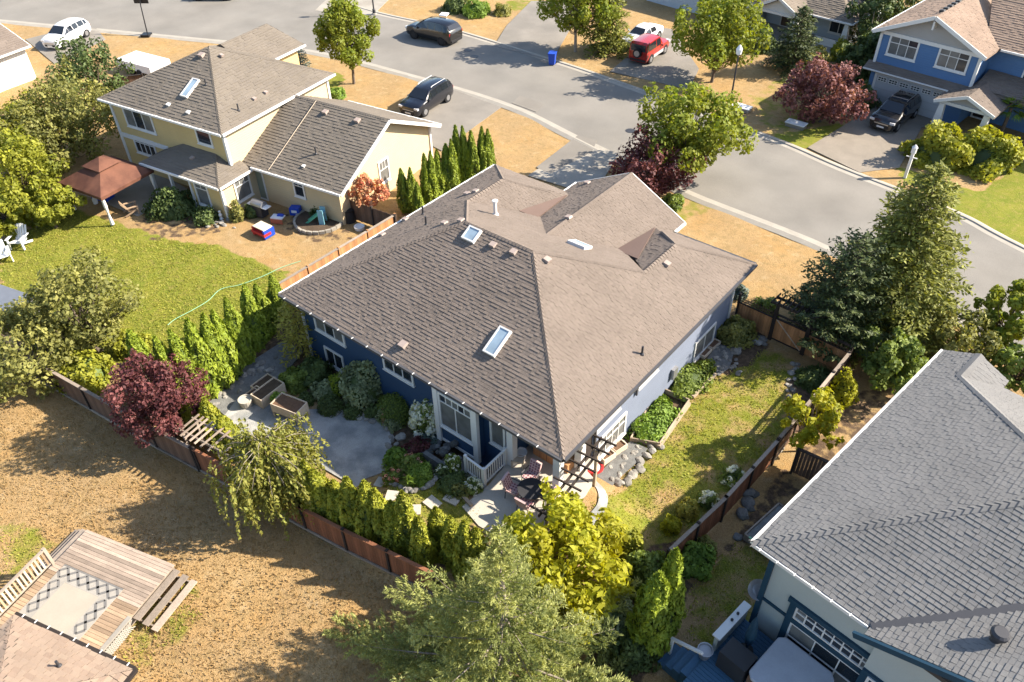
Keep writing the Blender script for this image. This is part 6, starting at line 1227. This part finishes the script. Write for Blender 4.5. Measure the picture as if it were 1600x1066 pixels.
    if two: 
        for sg in (1,-1): one('lower_trim',two,T,'box',-wx+.42,wx-.42,sg*prof[4][1]-.012,sg*prof[4][1]+.012,.36,.62)
    return T
def off(p,d,s): return (p[0]+d[0]*s,p[1]+d[1]*s)
def side(p_r,p_f,w_=.8,s=1):   # from the near wheels to the centre line (s=+1: centre is to the left of travel)
    a,c=np.array(p_r[:2]),np.array(p_f[:2]); d=unit(np.append(c-a,0))[:2]; n=np.array([-d[1],d[0]])*s*w_; return tuple(a+n),tuple(c+n)
car('suv','black suv with a white patch on its roof parked at the street kerb',*side(at(697,72),at(645,59),.8,-1),SUVP,'paint_black',1.12,rimm='plastic_black')
car('crossover','dark navy crossover with silver roof rails on the yellow house driveway',*side(at(697,160),at(664,181),.8,-1),SUVP,'paint_navy',1.03,rails='rim')
car('suv','red and silver boxy suv with a spare wheel on its back',*side(at(1013,101),at(1039,83),.8,1),BOXP,'paint_red',1.06,spare=True,two='paint_silver')
car('coupe','white coupe with grey bonnet parked beside the red suv',*side(at(1020,57),at(985,76),.0,1),SEDP,'paint_white',1.05)
car('suv','dark suv with chrome roof rack parked before the double garage',at(1410,178)[:2],at(1379,202)[:2],SUVP,'paint_brown',1.03,rails='rim',rack=True)
car('car','white car on the driveway beside the white garage',at(128,55)[:2],at(88,76)[:2],SUVP,'paint_white',1.0)
car('sedan','dark sedan at the far kerb beyond the basketball hoop',at(360,-2)[:2],at(310,-2)[:2],SEDP,'paint_black',1.05)
sv=at(694,24,1.9); tag(one('roof_patch','plastic_white',None,'prism',[(-.35,-.4),(.35,-.4),(.35,.4),(-.35,.4)],0,.1,loc=(sv[0],sv[1],1.93),rot=.4),'white patch on top of the black street suv roof','roof box')  # thin white slab on top of the suv roof
# ---------------------------------------------------------------- street furniture
for lb,p in (('iron manhole cover in the road near the parked black suv',(731,79)),('iron manhole cover under the tree shadow on the road',(741,89)),('iron manhole cover in the road before the bungalow driveway',(985,205))):
    q=at(*p); tag(one('manhole_cover','metal_dark',None,'lathe',[(.38,0),(.38,.012),(.3,.016)],(0,0,0),20,loc=(q[0],q[1],.022)),lb,'manhole cover')
sheet('road_patch',gp([(812,150),(850,163),(838,176),(800,162)]),'asphalt_drive',.036,.01)
def lamp(label,base,H):
    T=thing('street_lamp',label,'street lamp',base); b=MB(); b.lathe([(.16,0),(.16,.5),(.08,.6),(.065,H*.5),(.05,H-.5)],(0,0,0),10); b.build('pole','metal_dark',T); b=MB(); b.lathe([(.07,H-.55),(.2,H-.45),(.24,H-.1),(.12,H+.12),(.03,H+.22)],(0,0,0),12); b.build('lantern','plastic_white',T); one('base','concrete',T,'lathe',[(.26,-.05),(.26,.12),(.2,.16)],(0,0,0),12); return T
lamp('dark street lamp with white lantern beside the spreading maple',at(1139,173),4.9); lamp('dark street lamp at the far pavement casting a thin shadow',at(585,23),5.2)
hb=at(231,55); HP=thing('basketball_hoop','portable basketball hoop with dark backboard at the kerb','basketball hoop',hb,R_(125)); one('pole','lamp_black',HP,'tube',[(0,0,.1),(.35,0,2.6),(.5,0,3.05)],[.06,.05,.05],8); one('backboard','lamp_black',HP,'box',.62,.68,-.7,.7,2.75,3.6); one('base','lamp_black',HP,'prism',[(-.65,-.4),(.15,-.4),(.15,.4),(-.65,.4)],0,.22); b=MB(); b.tube([(.9+.23*math.cos(a*.4),.23*math.sin(a*.4),2.95) for a in range(17)],.015,5); b.build('rim','plastic_red',HP)
b=at(1414,277); LP=thing('lantern_post','white garden lantern post at the blue house driveway','lamp post',b); m=MB(); m.box(-.09,.09,-.09,.09,-.05,1.75); m.build('post','white_paint',LP); m=MB(); m.lathe([(.1,1.75),(.17,1.8),(.17,2.15),(.2,2.18),(.05,2.36)],(0,0,0),8); m.build('lantern','white_paint',LP); one('arm','white_paint',LP,'box',-.35,.35,-.03,.03,1.45,1.5)
def wheelie(label,loc,rot,mat='plastic_blue'):
    T=thing('wheelie_bin',label,'bin',loc,rot); m=MB(); m.solid([(-.24,-.28,.08),(.24,-.28,.08),(.24,.28,.08),(-.24,.28,.08),(-.3,-.36,1.0),(.3,-.36,1.0),(.3,.36,1.0),(-.3,.36,1.0)],[(3,2,1,0),(4,5,6,7),(0,1,5,4),(1,2,6,5),(2,3,7,6),(3,0,4,7)]); m.build('body',mat,T); m=MB(); m.box(-.33,.33,-.4,.4,1.0,1.08); m.build('lid',mat,T)
    for x in (-.26,.26): one('wheel','tyre',T,'tube',[(x-.04,.3,.1),(x+.04,.3,.1)],.1,10)
    return T
wheelie('blue wheelie bin standing at the far kerb',at(863,101),.4)
for lb,p in (('grey utility box on the lawn beside the plum tree',(1243,198)),('pale utility box beside the street lamp',(1158,172))):
    T=thing('utility_box',lb,'utility box',at(*p)); one('box','metal_grey',T,'box',-.7,.7,-.35,.35,0,.28); one('lid','plastic_white',T,'box',-.75,.75,-.4,.4,.28,.34)
T=thing('trailer','white covered trailer beside the dark fence','trailer',at(230,112)[:2]+(0,),R_(9)); one('cover','plastic_white',T,'prism',[(-2.2,-1.1),(2.0,-1.1),(2.4,0),(2.0,1.1),(-2.2,1.1)],.45,1.1)
for x in (-.5,.5):
    for y in (-1.05,1.05): one('wheel','tyre',T,'tube',[(x,y-.1,.33),(x,y+.1,.33)],.33,12)
T=thing('flag','small red and white flag by the blue house porch','flag',tuple(at(1535,175))[:2]+(0,)); one('pole','metal_grey',T,'tube',[(0,0,0),(0,0,2.5)],.02,6); one('cloth','plastic_red',T,'box',0,.1,-.15,.15,1.9,2.45); one('stripe','plastic_white',T,'box',0,.1,-.15,.15,1.45,1.9)
# ---------------------------------------------------------------- yellow house garden
gz_=at(162,265,2.6); GZ=thing('gazebo','garden gazebo with rusty brown two tier canopy','gazebo',(gz_[0],gz_[1],0),YL.rot)
m=MB(); r2=2.05
lo=[(-r2,-r2,2.15),(r2,-r2,2.15),(r2,r2,2.15),(-r2,r2,2.15)]; hi=[(-.65,-.65,2.95),(.65,-.65,2.95),(.65,.65,2.95),(-.65,.65,2.95)]; h2=[(-.85,-.85,3.02),(.85,-.85,3.02),(.85,.85,3.02),(-.85,.85,3.02)]
for i in range(4): m.face([lo[i],lo[(i+1)%4],hi[(i+1)%4],hi[i]]); m.face([h2[i],h2[(i+1)%4],(0,0,3.5)]); m.face([(*lo[i][:2],1.95),(*lo[(i+1)%4][:2],1.95),lo[(i+1)%4],lo[i]])
m.build('canopy','canopy_rust',GZ)
for x in (-1.85,1.85):
    for y in (-1.85,1.85):
        ps=one('post','metal_dark',GZ,'box',x-.05,x+.05,y-.05,y+.05,0,2.2); m=MB(); m.lathe([(.09,2.1),(.12,1.4),(.06,.9),(.1,.4),(.13,.1)],(x,y,0),9); m.build('curtain','cloth_white',GZ)
sheet('gazebo_pad',gp([(120,300),(215,250),(300,300),(215,338)]),'concrete',.03)
def seat(name,label,loc,rot,mat,sc=1.):       # slatted garden chair with arms
    T=thing(name,label,'chair',loc,rot); T.scale=(sc,)*3
    for i in range(5): one('seat_slat',mat,T,'bar',(-.28,-.3+.12*i,.40-.03*i),(.28,-.3+.12*i,.40-.03*i),.10,.025)
    for i in range(5): one('back_slat',mat,T,'bar',(-.24+.12*i,.25,.28),(-.26+.13*i,.62,1.0-.02*abs(i-2)**2),.1,.022)
    for x in (-.36,.36): one('arm',mat,T,'box',x-.07,x+.07,-.38,.4,.56,.59); one('leg',mat,T,'box',x-.03,x+.03,-.35,-.25,0,.56); one('leg',mat,T,'bar',(x*.9,-.3,.36),(x*.9,.55,.02),.03,.11)
    return T
seat('garden_chair','white slatted garden chair facing the lawn beside the bright bush',at(33,385)[:2]+(0,),R_(35),'plastic_white',1.2); seat('garden_chair','white garden chair half hidden at the hedge edge',at(8,408)[:2]+(0,),R_(75),'plastic_white',1.15); seat('garden_chair','wooden chair on the gazebo pad',at(209,333)[:2]+(.03,),R_(160),'wood_deck')
T=thing('pool_lounger','blue covered seat under the gazebo','seat',at(162,310)[:2]+(.03,),.4); one('cushion','plastic_blue',T,'prism',[(-.6,-.4),(.6,-.4),(.6,.4),(-.6,.4)],0,.6)
b=MB(); b.lathe([(.15,0),(.16,.3),(.1,.42),(.06,.5)],(0,0,0),12); tag(b.build('gas_bottle','plastic_white',None,at(150,318)[:2]+(0,)),'white gas bottle beside the gazebo post','gas bottle')
def bbq(label,loc,rot):
    T=thing('barbecue',label,'barbecue',loc,rot); one('cabinet','metal_dark',T,'box',-.4,.4,-.28,.28,.1,.85); m=MB(); m.lathe([(.3,-.45),(.3,.45)],(0,0,0),14); m.v=[(z,x,max(0,y)*1.0+.88) for x,y,z in m.v]; m.build('hood','metal_grey',T,smooth=False)
    for x in (-.62,.62): one('shelf','plastic_white',T,'box',x-.2,x+.2,-.25,.25,.82,.86)
    return T
bbq('grill with metal hood outside the garage door',at(409,338)[:2]+(0,),YL.rot)
T=thing('recycling_box','blue recycling box by the garage wall','box',at(463,334)[:2]+(0,),.5); one('box','plastic_blue',T,'box',-.32,.32,-.25,.25,0,.5); one('mark','plastic_white',T,'box',-.18,.18,-.256,-.25,.2,.38)
T=thing('play_table','red and blue toy table on the dry lawn','toy',at(413,366)[:2]+(0,),YL.rot-.1); one('top','wood_pale',T,'box',-.5,.5,-.35,.35,.55,.62); one('tray','plastic_red',T,'box',-.6,.6,-.45,.1,.18,.36); one('leg','plastic_blue',T,'box',.42,.58,-.4,.4,0,.55); one('leg','plastic_red',T,'box',-.58,-.42,-.4,.4,0,.55)
T=thing('toy_bench','small white and orange toy bench beside the grill','toy',at(436,347)[:2]+(0,),YL.rot+.3); one('top','plastic_white',T,'box',-.4,.4,-.25,.25,.35,.42); one('side','terracotta',T,'box',-.4,.4,-.3,-.25,.05,.35); one('side','plastic_blue',T,'box',-.05,.35,.0,.22,.42,.5)
T=thing('toy_slide','teal and green toddler slide in the round bed','slide',at(497,350)[:2]+(0,),R_(-60)); 
for x in (-.2,.2): one('side','plastic_green',T,'bar',(x,-.75,.05),(x,.25,.85),.06,.12)
for i in range(4): one('rung','plastic_green',T,'box',-.2,.2,-.6+.24*i-.06,-.6+.24*i+.06,.12+.19*i,.16+.19*i)
one('platform','plastic_teal',T,'box',-.26,.26,.2,.55,.8,.88)
for x in (-.24,.24): one('rail','plastic_teal',T,'box',x-.03,x+.03,.2,.55,0,1.15)
T=thing('round_bed','round dark bed edged with pale blocks by the garage','flower bed',at(500,345)[:2]+(0,)); one('soil','soil',T,'lathe',[(1.5,0),(1.5,.13),(0,.15)],(0,0,0),24)
for i in range(26):
    a=i*2*math.pi/26; one('block','kerb',T,'obox',(1.5*math.cos(a),1.5*math.sin(a),0),(-math.sin(a),math.cos(a),0),(math.cos(a),math.sin(a),0),(0,0,1),.34,.14,.2)
for i,(lb,p,mt) in enumerate((('dark lidded compost bin against the short fence','545,330','plastic_black'),)): 
    q=at(547,345); T=thing('compost_bin',lb,'bin',(q[0],q[1],0)); one('body',mt,T,'lathe',[(.42,0),(.34,.75),(.36,.8),(.1,.86)],(0,0,0),14)
T=thing('water_tub','pale tub on the ground by the short fence','tub',at(562,358)[:2]+(0,)); one('tub','plastic_white',T,'lathe',[(.3,0),(.34,.22),(.3,.22),(.28,.15)],(0,0,0),14)
for lb,p in (('white ornament on the gravel at the yellow porch corner',(346,342)),('small white ornament beside the porch gravel bed',(330,340))):
    b=MB(); b.lathe([(.14,0),(.08,.12),(.13,.3),(.06,.42),(.09,.55),(.02,.62)],(0,0,0),9); tag(b.build('garden_ornament','plastic_white',None,at(*p)[:2]+(0,)),lb,'ornament')
rocks([(330,352),(345,350),(362,352)],.16,'pale stone at the foot of the yellow porch','stones at the yellow porch',10,jit=.3)
T=thing('garden_hose','pale green hose trailing across the lawn beside the cedars','hose',at(330,475)[:2]+(0,)); o=np.array(at(330,475)); pts=[np.array(at(*p,.03))-o*[1,1,0] for p in ((262,508),(275,498),(300,485),(325,470),(345,452),(375,445),(410,432),(440,418),(470,408))]; one('hose','hose_green',T,'tube',[tuple(p[:2])+(.03,) for p in smooth_line(pts,5)],.018,6)
tag(one('shed_roof','metal_grey',None,'prism',[(-2.0,-.9),(1.0,-.9),(1.0,.7),(-2.0,.7)],0,1.1,loc=at(20,470,1.0)[:2]+(0,),rot=.25),'low grey lean-to with metal sheet top behind the fruit tree','shed')
# satellite dish at the sage wall
T=thing('satellite_dish','grey satellite dish at the corner of the sage wall','dish',tuple(GL.w((.35,.75,2.4))),0); b=MB(); b.lathe([(.02,0),(.2,.03),(.36,.10),(.37,.12),(.2,.06),(.02,.04)],(0,0,0),18); d_=b.build('dish','metal_grey',T); d_.rotation_euler=(.6,.4,0); one('arm','metal_dark',T,'bar',(0,0,0),tuple(np.array([.3,-.1,-.1])),.04)
